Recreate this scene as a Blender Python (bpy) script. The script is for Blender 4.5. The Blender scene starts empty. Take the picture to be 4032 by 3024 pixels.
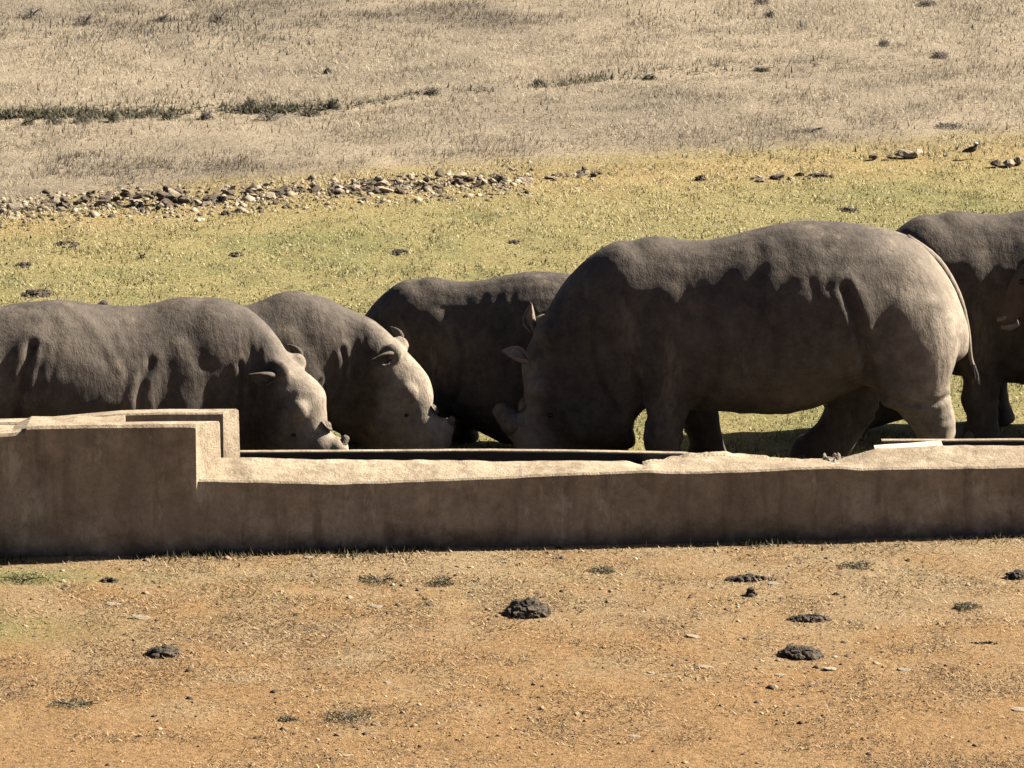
import bpy, bmesh, math, random
import numpy as np
from mathutils import Vector, Matrix, Euler

R = math.radians
random.seed(7)
rng = np.random.default_rng(11)
SC = bpy.context.scene
COL = SC.collection

# ------------------------------------------------------------------ camera
CAM = (0.0, -39.0, 10.0)
PITCH = R(12.7)
FPX = 22400.0                      # focal length in pixels of a 4032 px wide frame
cam = bpy.data.cameras.new('camera')
cam.sensor_width = 36.0
cam.lens = FPX / 4032.0 * 36.0
cam.clip_start, cam.clip_end = 0.5, 3000.0
cam_o = bpy.data.objects.new('camera', cam)
cam_o.location = CAM
cam_o.rotation_euler = (R(90) - PITCH, 0, 0)
COL.objects.link(cam_o)
SC.camera = cam_o

# ------------------------------------------------------------------ sky and sun
SUN = Vector((0.74, 0.225, 0.63)).normalized()       # towards the sun: right, a little behind
world = bpy.data.worlds.new('World')
SC.world = world
world.use_nodes = True
wn = world.node_tree
bg = wn.nodes['Background']
sky = wn.nodes.new('ShaderNodeTexSky')
sky.sky_type = 'NISHITA'
sky.sun_disc = False
sky.sun_elevation = math.asin(SUN.z)
sky.sun_rotation = math.atan2(SUN.x, SUN.y)
sky.air_density = 0.2
sky.dust_density = 1.0
wn.links.new(sky.outputs[0], bg.inputs[0])
bg.inputs[1].default_value = 0.05
sun = bpy.data.lights.new('sun', 'SUN')
sun.energy = 5.0
sun.angle = R(0.5)
sun.color = (1.0, 0.93, 0.82)
sun_o = bpy.data.objects.new('sun', sun)
sun_o.rotation_euler = SUN.to_track_quat('Z', 'Y').to_euler()
sun_o.location = (20, 8, 25)
COL.objects.link(sun_o)
SC.view_settings.view_transform = 'Standard'
SC.view_settings.look = 'None'
SC.view_settings.exposure = 2.2
SC.view_settings.gamma = 1.0
SC.view_settings.use_curve_mapping = False
SC.cycles.max_bounces = 6

# ------------------------------------------------------------------ helpers
CP, SP = math.cos(PITCH), math.sin(PITCH)
def ray(px, py):
    x = (px - 2016) / FPX; y = -(py - 1512) / FPX
    return np.array([x, CP + y * SP, -SP + y * CP])
def at(px, py, Y):
    d = ray(px, py); t = (Y - CAM[1]) / d[1]
    return Vector((CAM[0] + d[0] * t, Y, CAM[2] + d[2] * t))
def gnd(px, py, z=0.0):
    d = ray(px, py); t = (z - CAM[2]) / d[2]
    return Vector((CAM[0] + d[0] * t, CAM[1] + d[1] * t, z))

_perm = rng.random((64, 64, 64)).astype(np.float32)
def vnoise(p):
    p = np.asarray(p, dtype=np.float64)
    i = np.floor(p).astype(int); f = p - i
    f = f * f * (3 - 2 * f)
    out = 0
    for dx in (0, 1):
        for dy in (0, 1):
            for dz in (0, 1):
                w = (f[:, 0] if dx else 1 - f[:, 0]) * (f[:, 1] if dy else 1 - f[:, 1]) * (f[:, 2] if dz else 1 - f[:, 2])
                out = out + w * _perm[(i[:, 0] + dx) % 64, (i[:, 1] + dy) % 64, (i[:, 2] + dz) % 64]
    return out * 2 - 1
def fbm(p, octs=3):
    p = np.asarray(p, dtype=np.float64); s = 0; a = 1.0; t = 0
    for k in range(octs):
        s = s + a * vnoise(p * (2.03 ** k) + 17.3 * k); t += a; a *= 0.5
    return s / t
def fbm2(x, y, sc, seed=0.0, octs=3):
    x = np.asarray(x, dtype=np.float64); y = np.asarray(y, dtype=np.float64)
    return fbm(np.stack([x.ravel() * sc + seed, y.ravel() * sc - seed * 1.7, np.full(x.size, seed * 0.37 + 0.5)], 1), octs).reshape(x.shape)

def mesh_np(name, V, F):
    """F: int array (n,k) of equal-sized faces, or a list of faces"""
    me = bpy.data.meshes.new(name)
    if isinstance(F, np.ndarray):
        n, k = F.shape
        me.vertices.add(len(V)); me.vertices.foreach_set('co', np.asarray(V, dtype=np.float32).ravel())
        me.loops.add(n * k); me.loops.foreach_set('vertex_index', F.astype(np.int32).ravel())
        me.polygons.add(n)
        me.polygons.foreach_set('loop_start', np.arange(0, n * k, k, dtype=np.int32))
        me.polygons.foreach_set('loop_total', np.full(n, k, dtype=np.int32))
        me.update(calc_edges=True)
    else:
        me.from_pydata([tuple(v) for v in V], [], [tuple(f) for f in F]); me.update()
    return me
def smooth(me, on=True):
    me.polygons.foreach_set('use_smooth', [on] * len(me.polygons))
def link(name, me, mat=None, parent=None):
    o = bpy.data.objects.new(name, me)
    COL.objects.link(o)
    if mat is not None and me is not None and len(me.materials) == 0: me.materials.append(mat)
    if parent is not None: o.parent = parent
    return o
def tag(o, label, cat, group=None):
    o['label'] = label; o['category'] = cat
    if group: o['group'] = group
    return o
def empty(name, loc=(0, 0, 0), rz=0.0, sc=1.0):
    o = bpy.data.objects.new(name, None)
    o.location = loc; o.rotation_euler = (0, 0, rz); o.scale = (sc, sc, sc)
    o.empty_display_size = 0.2
    COL.objects.link(o)
    return o
def loft(rings, cap=True):
    """rings: list of equal-length lists of points -> (V, F) closed tube"""
    n = len(rings[0]); V = [p for r in rings for p in r]; F = []
    for i in range(len(rings) - 1):
        for j in range(n):
            a = i * n + j; b = i * n + (j + 1) % n
            F.append((a, b, b + n, a + n))
    if cap:
        F.append(tuple(range(n - 1, -1, -1)))
        F.append(tuple(range((len(rings) - 1) * n, len(rings) * n)))
    return V, F

# ------------------------------------------------------------------ materials
def newmat(name):
    m = bpy.data.materials.new(name); m.use_nodes = True
    nt = m.node_tree
    b = nt.nodes['Principled BSDF']
    b.inputs['Specular IOR Level'].default_value = 0.25
    return m, nt, b
def N(nt, t, **kw):
    n = nt.nodes.new(t)
    for k, v in kw.items(): setattr(n, k, v)
    return n
def noise(nt, vec, scale, detail=4, rough=0.6, dist=0.0):
    n = N(nt, 'ShaderNodeTexNoise')
    n.inputs['Scale'].default_value = scale; n.inputs['Detail'].default_value = detail
    n.inputs['Roughness'].default_value = rough; n.inputs['Distortion'].default_value = dist
    if vec is not None: nt.links.new(vec, n.inputs['Vector'])
    return n.outputs['Fac']
def ramp(nt, fac, stops):
    r = N(nt, 'ShaderNodeValToRGB')
    el = r.color_ramp.elements
    while len(el) < len(stops): el.new(0.5)
    for e, (p, c) in zip(el, stops):
        e.position = p; e.color = (c[0], c[1], c[2], 1) if not np.isscalar(c) else (c, c, c, 1)
    nt.links.new(fac, r.inputs[0])
    return r.outputs[0]
def mix(nt, fac, a, b, mode='MIX'):
    m = N(nt, 'ShaderNodeMix', data_type='RGBA', blend_type=mode)
    for s, v in ((0, fac), (6, a), (7, b)):
        if isinstance(v, (int, float)): m.inputs[s].default_value = v
        elif isinstance(v, tuple): m.inputs[s].default_value = (*v, 1)
        else: nt.links.new(v, m.inputs[s])
    return m.outputs[2]
def math_(nt, op, a, b=0.0):
    m = N(nt, 'ShaderNodeMath', operation=op)
    for s, v in ((0, a), (1, b)):
        if isinstance(v, (int, float)): m.inputs[s].default_value = v
        else: nt.links.new(v, m.inputs[s])
    return m.outputs[0]
def bump(nt, b, h, strength, dist):
    n = N(nt, 'ShaderNodeBump'); n.inputs['Strength'].default_value = strength; n.inputs['Distance'].default_value = dist
    nt.links.new(h, n.inputs['Height']); nt.links.new(n.outputs[0], b.inputs['Normal'])
def objco(nt): return N(nt, 'ShaderNodeTexCoord').outputs['Object']
def mapping(nt, vec, sc):
    m = N(nt, 'ShaderNodeMapping'); m.inputs['Scale'].default_value = sc
    nt.links.new(vec, m.inputs['Vector']); return m.outputs[0]

def skin_material():
    m, nt, b = newmat('rhino_skin')
    v = objco(nt)
    n1 = noise(nt, v, 1.8, 6, 0.68)
    n2 = noise(nt, v, 9.0, 7, 0.75)
    n3 = noise(nt, v, 42.0, 4, 0.7)
    base = ramp(nt, n1, [(0.30, (0.017, 0.013, 0.010)), (0.50, (0.039, 0.030, 0.023)), (0.70, (0.076, 0.060, 0.043))])
    c = mix(nt, ramp(nt, n2, [(0.40, 0.0), (0.68, 0.7)]), base, (0.077, 0.061, 0.044))
    c = mix(nt, ramp(nt, n3, [(0.52, 0.0), (0.70, 0.4)]), c, (0.018, 0.014, 0.011))
    # vertical runs of dried mud
    md = noise(nt, mapping(nt, v, (2.2, 2.2, 0.9)), 1.5, 5, 0.68)
    c = mix(nt, ramp(nt, md, [(0.58, 0.0), (0.68, 0.7)]), c, (0.106, 0.083, 0.059))
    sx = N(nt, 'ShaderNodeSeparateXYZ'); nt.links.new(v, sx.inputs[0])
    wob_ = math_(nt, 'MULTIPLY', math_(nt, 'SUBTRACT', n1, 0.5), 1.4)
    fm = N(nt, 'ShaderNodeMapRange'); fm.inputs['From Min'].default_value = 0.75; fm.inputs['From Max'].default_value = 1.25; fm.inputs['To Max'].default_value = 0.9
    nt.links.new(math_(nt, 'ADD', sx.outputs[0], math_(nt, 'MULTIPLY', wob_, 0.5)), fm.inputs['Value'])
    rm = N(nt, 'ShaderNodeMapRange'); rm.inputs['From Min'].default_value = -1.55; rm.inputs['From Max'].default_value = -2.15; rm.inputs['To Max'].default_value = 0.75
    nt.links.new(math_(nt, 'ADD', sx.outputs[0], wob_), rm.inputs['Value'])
    dust_sun = math_(nt, 'MULTIPLY', math_(nt, 'MAXIMUM', fm.outputs[0], rm.outputs[0]), ramp(nt, n2, [(0.30, 0.35), (0.62, 1.0)]))
    c = mix(nt, dust_sun, c, (0.270, 0.220, 0.162))  # pale face and rump: some dust, plus sunlight painted into the colour
    # fine net of creases
    vo = N(nt, 'ShaderNodeTexVoronoi', feature='DISTANCE_TO_EDGE'); vo.inputs['Scale'].default_value = 15.0
    wv = mix(nt, 0.10, mapping(nt, v, (1, 1, 0.6)), N(nt, 'ShaderNodeTexNoise').outputs['Color'], 'ADD')
    nt.links.new(wv, vo.inputs['Vector'])
    crack = ramp(nt, vo.outputs['Distance'], [(0.0, 0.0), (0.05, 1.0)])
    c = mix(nt, math_(nt, 'MULTIPLY', math_(nt, 'SUBTRACT', 1.0, crack), 0.16), c, (0.018, 0.014, 0.011))
    nt.links.new(c, b.inputs['Base Color'])
    b.inputs['Roughness'].default_value = 0.85
    wr = noise(nt, mapping(nt, v, (7, 7, 1.8)), 1.5, 6, 0.7)
    h = math_(nt, 'ADD', math_(nt, 'MULTIPLY', crack, 0.08), math_(nt, 'ADD', math_(nt, 'MULTIPLY', wr, 1.7), math_(nt, 'MULTIPLY', n2, 0.9)))
    bump(nt, b, h, 0.65, 0.014)
    return m
def simple(name, c1, c2, scale=8.0, rough=0.85, bs=0.5, bd=0.01, mid=0.5):
    m, nt, b = newmat(name)
    v = objco(nt); n = noise(nt, v, scale, 6, 0.65)
    nt.links.new(ramp(nt, n, [(mid - 0.2, c1), (mid + 0.2, c2)]), b.inputs['Base Color'])
    b.inputs['Roughness'].default_value = rough
    bump(nt, b, noise(nt, v, scale * 3, 4, 0.6), bs, bd)
    return m
def concrete_material():
    m, nt, b = newmat('weathered_concrete')
    v = objco(nt)
    n0 = noise(nt, v, 0.9, 5, 0.7); n1 = noise(nt, v, 3.4, 7, 0.72); n2 = noise(nt, v, 17.0, 6, 0.75); n3 = noise(nt, v, 80.0, 3, 0.6)
    c = ramp(nt, n1, [(0.32, (0.134, 0.100, 0.064)), (0.47, (0.241, 0.190, 0.130)), (0.60, (0.308, 0.251, 0.175)), (0.72, (0.369, 0.312, 0.223))])
    c = mix(nt, ramp(nt, n0, [(0.42, 0.0), (0.62, 0.65)]), c, (0.168, 0.127, 0.081))
    c = mix(nt, ramp(nt, n2, [(0.44, 0.0), (0.66, 0.6)]), c, (0.145, 0.111, 0.072))
    c = mix(nt, ramp(nt, n3, [(0.56, 0.0), (0.70, 0.25)]), c, (0.436, 0.368, 0.260))
    st = noise(nt, mapping(nt, v, (7.0, 7.0, 0.8)), 1.0, 5, 0.68)
    c = mix(nt, ramp(nt, st, [(0.52, 0.0), (0.66, 0.55)]), c, (0.095, 0.070, 0.045))
    pl = noise(nt, mapping(nt, v, (3.0, 3.0, 1.2)), 1.3, 5, 0.7)
    c = mix(nt, ramp(nt, pl, [(0.60, 0.0), (0.68, 0.6)]), c, (0.369, 0.323, 0.239))
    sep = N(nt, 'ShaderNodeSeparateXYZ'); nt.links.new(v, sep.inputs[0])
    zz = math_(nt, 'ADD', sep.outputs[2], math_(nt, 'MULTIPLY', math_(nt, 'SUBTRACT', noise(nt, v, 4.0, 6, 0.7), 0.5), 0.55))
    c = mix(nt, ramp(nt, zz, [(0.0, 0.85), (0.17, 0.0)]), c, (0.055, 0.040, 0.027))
    # a few wandering cracks
    cn = noise(nt, mapping(nt, v, (1.0, 1.0, 0.6)), 1.1, 6, 0.6, 0.5)
    cr = ramp(nt, math_(nt, 'ABSOLUTE', math_(nt, 'SUBTRACT', cn, 0.52)), [(0.0, 0.0), (0.0045, 1.0)])
    c = mix(nt, math_(nt, 'MULTIPLY', math_(nt, 'SUBTRACT', 1.0, cr), 0.28), c, (0.045, 0.034, 0.025))
    nt.links.new(c, b.inputs['Base Color'])
    b.inputs['Roughness'].default_value = 0.92
    h = math_(nt, 'ADD', n2, math_(nt, 'ADD', math_(nt, 'MULTIPLY', n1, 1.2), math_(nt, 'ADD', math_(nt, 'MULTIPLY', n3, 0.25), math_(nt, 'MULTIPLY', cr, 0.1))))
    bump(nt, b, h, 0.7, 0.02)
    return m
def blade_material(name, trans=0.35, rough=0.8):
    m, nt, b = newmat(name)
    a = N(nt, 'ShaderNodeAttribute'); a.attribute_name = 'tint'
    nt.links.new(a.outputs['Color'], b.inputs['Base Color'])
    b.inputs['Roughness'].default_value = rough
    if trans > 0:
        t = N(nt, 'ShaderNodeBsdfTranslucent'); nt.links.new(a.outputs['Color'], t.inputs[0])
        mx = N(nt, 'ShaderNodeMixShader'); mx.inputs[0].default_value = trans
        nt.links.new(b.outputs[0], mx.inputs[1]); nt.links.new(t.outputs[0], mx.inputs[2])
        nt.links.new(mx.outputs[0], nt.nodes['Material Output'].inputs[0])
    return m
def ground_material():
    m, nt, b = newmat('ground_soil')
    v = objco(nt)
    at_ = N(nt, 'ShaderNodeAttribute'); at_.attribute_name = 'tint'
    n1 = noise(nt, v, 3.0, 6, 0.65); n2 = noise(nt, v, 22.0, 5, 0.7); n3 = noise(nt, v, 75.0, 4, 0.7)
    c = mix(nt, ramp(nt, n1, [(0.3, 0.0), (0.75, 0.35)]), at_.outputs['Color'], (0.62, 0.60, 0.56), 'MULTIPLY')
    c = mix(nt, ramp(nt, n2, [(0.42, 0.0), (0.64, 0.75)]), c, (0.52, 0.48, 0.42), 'MULTIPLY')
    c = mix(nt, ramp(nt, n3, [(0.54, 0.0), (0.64, 0.8)]), c, (0.36, 0.33, 0.29), 'MULTIPLY')
    nt.links.new(c, b.inputs['Base Color'])
    b.inputs['Roughness'].default_value = 0.95
    b.inputs['Specular IOR Level'].default_value = 0.1
    h = math_(nt, 'ADD', n2, math_(nt, 'MULTIPLY', n3, 0.6))
    bump(nt, b, h, 0.9, 0.03)
    return m

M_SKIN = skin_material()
M_CONC = concrete_material()
M_PALE = simple('pale_concrete', (0.30, 0.24, 0.175), (0.45, 0.38, 0.29), 9)
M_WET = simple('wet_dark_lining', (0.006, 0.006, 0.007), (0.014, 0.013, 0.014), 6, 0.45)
M_STONE = simple('pale_stone', (0.11, 0.087, 0.060), (0.30, 0.245, 0.175), 9, 0.9, 0.6, 0.02)
M_DUNG = simple('dry_dung', (0.012, 0.0095, 0.007), (0.075, 0.056, 0.038), 14, 0.95, 0.8, 0.02)
M_HORN = simple('horn_stump', (0.075, 0.060, 0.045), (0.185, 0.150, 0.110), 14, 0.85, 1.0, 0.03)
M_EYE = simple('eye_dark', (0.008, 0.006, 0.005), (0.015, 0.012, 0.010), 10, 0.2, 0.0)
M_NAIL = simple('toenail', (0.07, 0.06, 0.05), (0.13, 0.11, 0.085), 20, 0.7)
M_EARLIT = simple('ear_sunlit', (0.10, 0.075, 0.055), (0.20, 0.153, 0.112), 20, 0.8)  # paler ear skin, sunlight on the largest rhino's ears painted in
M_TUFT = simple('tail_hair', (0.02, 0.016, 0.012), (0.05, 0.04, 0.03), 30, 0.8)
M_GRASS = blade_material('grass_blades', 0.40)
M_STRAW = blade_material('ground_litter', 0.15)
M_SHRUB = blade_material('shrub_leaves', 0.2)
M_GROUND = ground_material()

# ------------------------------------------------------------------ ground
def lerp_line(pts):
    """pixel polyline on the ground -> function Y(X)"""
    P = sorted(((gnd(a, b).x, gnd(a, b).y) for a, b in pts))
    xs = np.array([p[0] for p in P]); ys = np.array([p[1] for p in P])
    s0 = (ys[1] - ys[0]) / (xs[1] - xs[0]); s1 = (ys[-1] - ys[-2]) / (xs[-1] - xs[-2])
    def f(x):
        x = np.asarray(x, dtype=np.float64)
        y = np.interp(x, xs, ys)
        y = np.where(x < xs[0], ys[0] + np.clip(s0 * (x - xs[0]), -2, 2), y)
        return np.where(x > xs[-1], ys[-1] + np.clip(s1 * (x - xs[-1]), -2, 2), y)
    return f
dry_line = lerp_line([(0, 850), (500, 800), (1000, 745), (2000, 672), (3000, 625), (4032, 560)])
bank_l = lerp_line([(0, 462), (700, 452), (1400, 432), (1700, 372), (2050, 340), (2700, 292), (3400, 245)])
def bank_amp(x):
    a = np.interp(x, [-6.5, -4.6, -1.9, -1.2, -0.3, 0.2, 1.5, 3.2, 4.5], [0.07, 0.10, 0.08, 0.03, 0.04, 0.02, 0.07, 0.05, 0.02])
    return a
def ground_h(x, y):
    x = np.asarray(x, dtype=np.float64); y = np.asarray(y, dtype=np.float64)
    calm = 1 - np.exp(-((y - 1.2) / 1.6) ** 4) * 0.7
    h = 0.030 * fbm2(x, y, 0.55, 3.1, 3) * calm + 0.022 * fbm2(x, y, 3.0, 9.2, 3) * calm
    d = y - bank_l(x)
    h = h + bank_amp(x) * (1 / (1 + np.exp(-np.clip(d / 0.07, -40, 40)))) * np.exp(-np.clip(d, 0, None) / 3.0)
    far = np.clip(y - 34, 0, None)
    return h + far * 0.03
def zone_tint(x, y):
    """soil colour of the ground, by place"""
    x = np.asarray(x, dtype=np.float64); y = np.asarray(y, dtype=np.float64)
    n = fbm2(x, y, 0.9, 5.5, 4); n2 = fbm2(x, y, 2.6, 8.5, 3); n3 = fbm2(x, y * 0.5, 0.5, 2.2, 3)
    red = np.array([0.56, 0.345, 0.160]); tan = np.array([0.59, 0.43, 0.245])
    lawn = np.array([0.54, 0.455, 0.20]); lawn_g = np.array([0.37, 0.37, 0.145]); gold = np.array([0.64, 0.475, 0.215])
    dry = np.array([0.63, 0.52, 0.37]); dry_d = np.array([0.41, 0.345, 0.255])
    s = lambda t: np.clip(t, 0, 1)[..., None]
    fg = red + (tan - red) * s(0.5 + 1.1 * n2 + (y + 1.6) * 0.22)
    lg = lawn + (lawn_g - lawn) * s(0.55 + 1.3 * n + 0.7 * n2 - np.abs(y - 6.5) * 0.06)
    dd = dry + (dry_d - dry) * s(0.35 + 1.5 * n3 + 0.6 * n2)
    d = y - dry_line(x) + 0.35 * n2
    edge = np.exp(-((d + 0.5) / 0.9) ** 2)
    c = fg + (lg - fg) * s((y - 0.9 + 0.5 * n) * 1.2)
    c = c + (dd - c) * s(d * 1.1)
    c = c + (gold - c) * s(edge * 0.9)
    gp = np.exp(-(((x + 3.6) / 0.9) ** 2 + ((y + 0.75) / 0.22) ** 2)) + 0.8 * np.exp(-(((x + 3.7) / 0.8) ** 2 + ((y + 2.15) / 0.35) ** 2))
    c = c + (lawn_g - c) * s(gp * 0.9)
    return c * 0.39
def axis(lo, hi, step, far):
    core = np.arange(lo, hi + 1e-6, step); out = []; s = step; v = hi
    while v < far:
        s *= 1.35; v += s; out.append(v)
    out2 = []; s = step; v = lo
    while v > -far:
        s *= 1.35; v -= s; out2.append(v)
    return np.array(out2[::-1] + list(core) + out)
gx = axis(-7.6, 7.6, 0.08, 900.0); gy = axis(-7.0, 28.0, 0.07, 900.0)
GX, GY = np.meshgrid(gx, gy, indexing='xy')
GZ = ground_h(GX, GY)
GZ = np.where(GY > 60, GZ, GZ)
Vg = np.stack([GX.ravel(), GY.ravel(), GZ.ravel()], 1)
nx, ny = len(gx), len(gy)
ii = (np.arange(ny - 1)[:, None] * nx + np.arange(nx - 1)[None, :]).ravel()
Fg = np.stack([ii, ii + 1, ii + 1 + nx, ii + nx], 1)
gme = mesh_np('ground', Vg, Fg); smooth(gme)
ta = gme.color_attributes.new('tint', 'FLOAT_COLOR', 'POINT')
tc = np.ones((len(Vg), 4), dtype=np.float32); tc[:, :3] = zone_tint(GX, GY).reshape(-1, 3)
ta.data.foreach_set('color', tc.ravel())
ground = link('ground', gme, M_GROUND); ground['kind'] = 'structure'

# ------------------------------------------------------------------ grass and litter (uncountable)
def blades(name, P, H, W, az, lean, colr, mat, label, cat, bend=0.0, face_az=None):
    """one triangle (or two with bend) per blade; P (n,3)"""
    n = len(P)
    dx, dy = np.cos(az), np.sin(az)
    fa = az + np.pi / 2 if face_az is None else face_az
    wx, wy = np.cos(fa) * W * 0.5, np.sin(fa) * W * 0.5
    tip = P + np.stack([dx * H * np.sin(lean), dy * H * np.sin(lean), H * np.cos(lean)], 1)
    a = P + np.stack([wx, wy, np.zeros(n)], 1); b = P - np.stack([wx, wy, np.zeros(n)], 1)
    V = np.concatenate([a, b, tip], 1).reshape(-1, 3)
    F = np.arange(3 * n).reshape(-1, 3)
    me = mesh_np(name, V, F)
    at_ = me.color_attributes.new('tint', 'FLOAT_COLOR', 'POINT')
    c = np.ones((3 * n, 4), dtype=np.float32); c[:, :3] = np.repeat(colr, 3, 0)
    at_.data.foreach_set('color', c.ravel())
    o = link(name, me, mat); o['kind'] = 'stuff'; o['label'] = label; o['category'] = cat
    return o
def ramp_cols(t, stops):
    t = np.clip(t, 0, 1); xs = np.linspace(0, 1, len(stops)); S = np.array(stops)
    return np.stack([np.interp(t, xs, S[:, k]) for k in range(3)], 1) * 0.43
def view_x(y): return 4.3 + (y + 5) * 0.105 + 0.9          # half width worth planting at depth y
def sample(n, y0, y1):
    y = rng.uniform(y0, y1, n); x = rng.uniform(-1, 1, n) * view_x(y)
    return x, y
def in_trough(x, y): return (y > -0.19 + (x + 3.6) * 0.090 - 0.05) & (y < 1.12)

# tall dry grass beyond the stones
x, y = sample(330000, 11.5, 29.0)
d = y - dry_line(x); nn = fbm2(x, y, 0.45, 4.4, 4); n2 = fbm2(x, y, 1.9, 6.1, 3)
keep = (d + 0.5 * n2 > -0.25) & (rng.random(len(x)) < np.clip(0.62 + 0.9 * n2 + 0.3 * nn, 0.08, 1))
bd = np.abs(y - bank_l(x) + 0.10); keep &= ~((bd < 0.14) & (rng.random(len(x)) < np.clip(bank_amp(x) * 14, 0, 0.9)))
x, y, nn, n2, d = x[keep], y[keep], nn[keep], n2[keep], d[keep]
n = len(x)
H = rng.uniform(0.03, 0.085, n) * (1 + 0.5 * n2) * np.clip(0.55 + d * 0.4, 0.45, 1.0)
grey = fbm2(x, y, 0.33, 12.3, 3) + 0.35 * np.exp(-(((x + 3.9) / 1.6) ** 2 + ((y - 24.0) / 1.9) ** 2))
t = np.clip(0.55 + 0.35 * rng.standard_normal(n) * 0.6 - 0.9 * np.clip(grey + 0.03, 0, 1) - 0.25 * n2, 0, 1)
c = ramp_cols(t, [(0.17, 0.145, 0.11), (0.43, 0.36, 0.265), (0.78, 0.655, 0.46), (1.0, 0.86, 0.62)])
e = np.exp(-(d / 0.7) ** 2)[:, None]
c = c * (1 - 0.5 * e) + np.array([0.40, 0.30, 0.155]) * 0.5 * e
blades('dry_grass', np.stack([x, y, ground_h(x, y) - 0.004], 1), H, rng.uniform(0.006, 0.013, n), rng.uniform(0, 6.283, n),
       np.abs(rng.normal(0.85, 0.35, n)), c, M_GRASS, 'tall dry straw-coloured grass covering the slope beyond the stones', 'grass')

# short green and yellow turf behind the trough
x, y = sample(300000, 1.15, 17.0)
d = y - dry_line(x); nn = fbm2(x, y, 0.8, 5.5, 4); n2 = fbm2(x, y, 3.0, 2.1, 3)
keep = (d < 0.4 + 0.4 * n2) & (rng.random(len(x)) < np.clip(0.65 + 0.9 * n2, 0.12, 1))
x, y, nn, n2, d = x[keep], y[keep], nn[keep], n2[keep], d[keep]
n = len(x)
t = np.clip(0.60 + 0.24 * rng.standard_normal(n) - 0.50 * nn - 0.2 * n2 + np.clip(d + 4.5, 0, 5) * 0.11 - np.exp(-((y - 6) / 3.5) ** 2) * 0.16, 0, 1)
c = ramp_cols(t, [(0.12, 0.14, 0.055), (0.36, 0.38, 0.155), (0.60, 0.56, 0.25), (0.80, 0.67, 0.35), (0.95, 0.80, 0.48)])
dk = rng.random(n) < 0.22; c[dk] = np.array([0.045, 0.037, 0.020]) * rng.uniform(0.6, 1.4, (dk.sum(), 1))
H = rng.uniform(0.012, 0.040, n) * (1 + 0.5 * n2)
blades('short_turf', np.stack([x, y, ground_h(x, y) - 0.003], 1), H, rng.uniform(0.008, 0.018, n), rng.uniform(0, 6.283, n),
       np.abs(rng.normal(0.75, 0.35, n)), c, M_GRASS, 'short cropped yellow-green turf behind the trough and rhinos', 'grass')

# litter of straw and crumbs on the bare red soil in front
x, y = sample(250000, -6.6, 1.0)
nn = fbm2(x, y, 0.9, 7.7, 4); n2 = fbm2(x, y, 3.4, 1.3, 3)
keep = ~in_trough(x, y) & (rng.random(len(x)) < np.clip(0.42 + 1.3 * n2 + 0.9 * nn + (y + 2.5) * 0.08, 0.08, 1))
x, y, nn, n2 = x[keep], y[keep], nn[keep], n2[keep]
n = len(x)
t = np.clip(0.50 + 0.30 * rng.standard_normal(n) - 0.35 * nn, 0, 1)
c = ramp_cols(t, [(0.09, 0.06, 0.035), (0.30, 0.19, 0.095), (0.55, 0.37, 0.19), (0.74, 0.54, 0.31)])
gp = np.exp(-(((x + 3.6) / 1.0) ** 2 + ((y + 0.75) / 0.25) ** 2)) + 0.8 * np.exp(-(((x + 3.7) / 0.9) ** 2 + ((y + 2.15) / 0.35) ** 2)) \
    + 0.35 * np.exp(-((y + 0.9) / 0.7) ** 2) * np.clip(0.5 + 1.5 * nn, 0, 1)
g = rng.random(n) < gp; c[g] = ramp_cols(rng.random(g.sum()), [(0.11, 0.125, 0.04), (0.34, 0.33, 0.10), (0.55, 0.46, 0.18)])
H = rng.uniform(0.012, 0.042, n) * np.where(rng.random(n) < 0.04, 2.2, 1)
blades('ground_litter', np.stack([x, y, ground_h(x, y) + 0.002], 1), H, rng.uniform(0.005, 0.011, n), rng.uniform(0, 6.283, n),
       np.clip(rng.normal(1.18, 0.22, n), 0.2, 1.48), c, M_STRAW, 'scattered straw, stalks and crumbs on the bare reddish soil', 'litter')

# ------------------------------------------------------------------ the concrete trough
def yb(X): return -0.19 + (X + 3.6) * 0.090
def interp(px, tab):
    return float(np.interp(px, [q[0] for q in tab], [q[1] for q in tab]))
trough = empty('concrete_trough', (0, 0.4, 0)); tag(trough, 'long weathered concrete water trough with a raised tank at its left end', 'trough')
OFF = Vector((0, -0.4, 0))
FRONT_TOP = [(600, 1893), (780, 1890), (1000, 1893), (1300, 1902), (1550, 1895), (1800, 1887), (2100, 1872), (2400, 1861), (2530, 1855), (2700, 1862), (3000, 1851), (3200, 1842), (3300, 1838), (3400, 1845), (3600, 1841), (4032, 1836), (5000, 1822)]
LIP_IN = [(600, 1800), (880, 1803), (1200, 1806), (1740, 1811), (1930, 1815), (2470, 1816), (2530, 1833), (2560, 1820), (2700, 1802), (2900, 1796), (3080, 1815), (3220, 1813), (3290, 1818), (3340, 1800), (3420, 1778), (3460, 1767), (3713, 1756), (4032, 1752), (5000, 1742)]
def wob(px, k, s=0.006):
    return float(fbm(np.array([[px * 0.006 + k * 3.1, k * 1.7, 0.4]]), 3)[0]) * s
def grid_obj(name, rows, mat, parent, jitter=0.0, cap=True, smooth_on=False):
    V, F = loft(rows, cap)
    V = np.array([tuple(v) for v in V])
    if jitter: V = V + np.stack([fbm(V * 9 + 5, 3), fbm(V * 9 + 25, 3), fbm(V * 9 + 45, 3)], 1) * jitter
    V = V + np.array(OFF)
    me = mesh_np(name, V, F)
    bm = bmesh.new(); bm.from_mesh(me); bmesh.ops.recalc_face_normals(bm, faces=bm.faces); bm.to_mesh(me); bm.free()
    if smooth_on: smooth(me); 
    return link(name, me, mat, parent)
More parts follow.
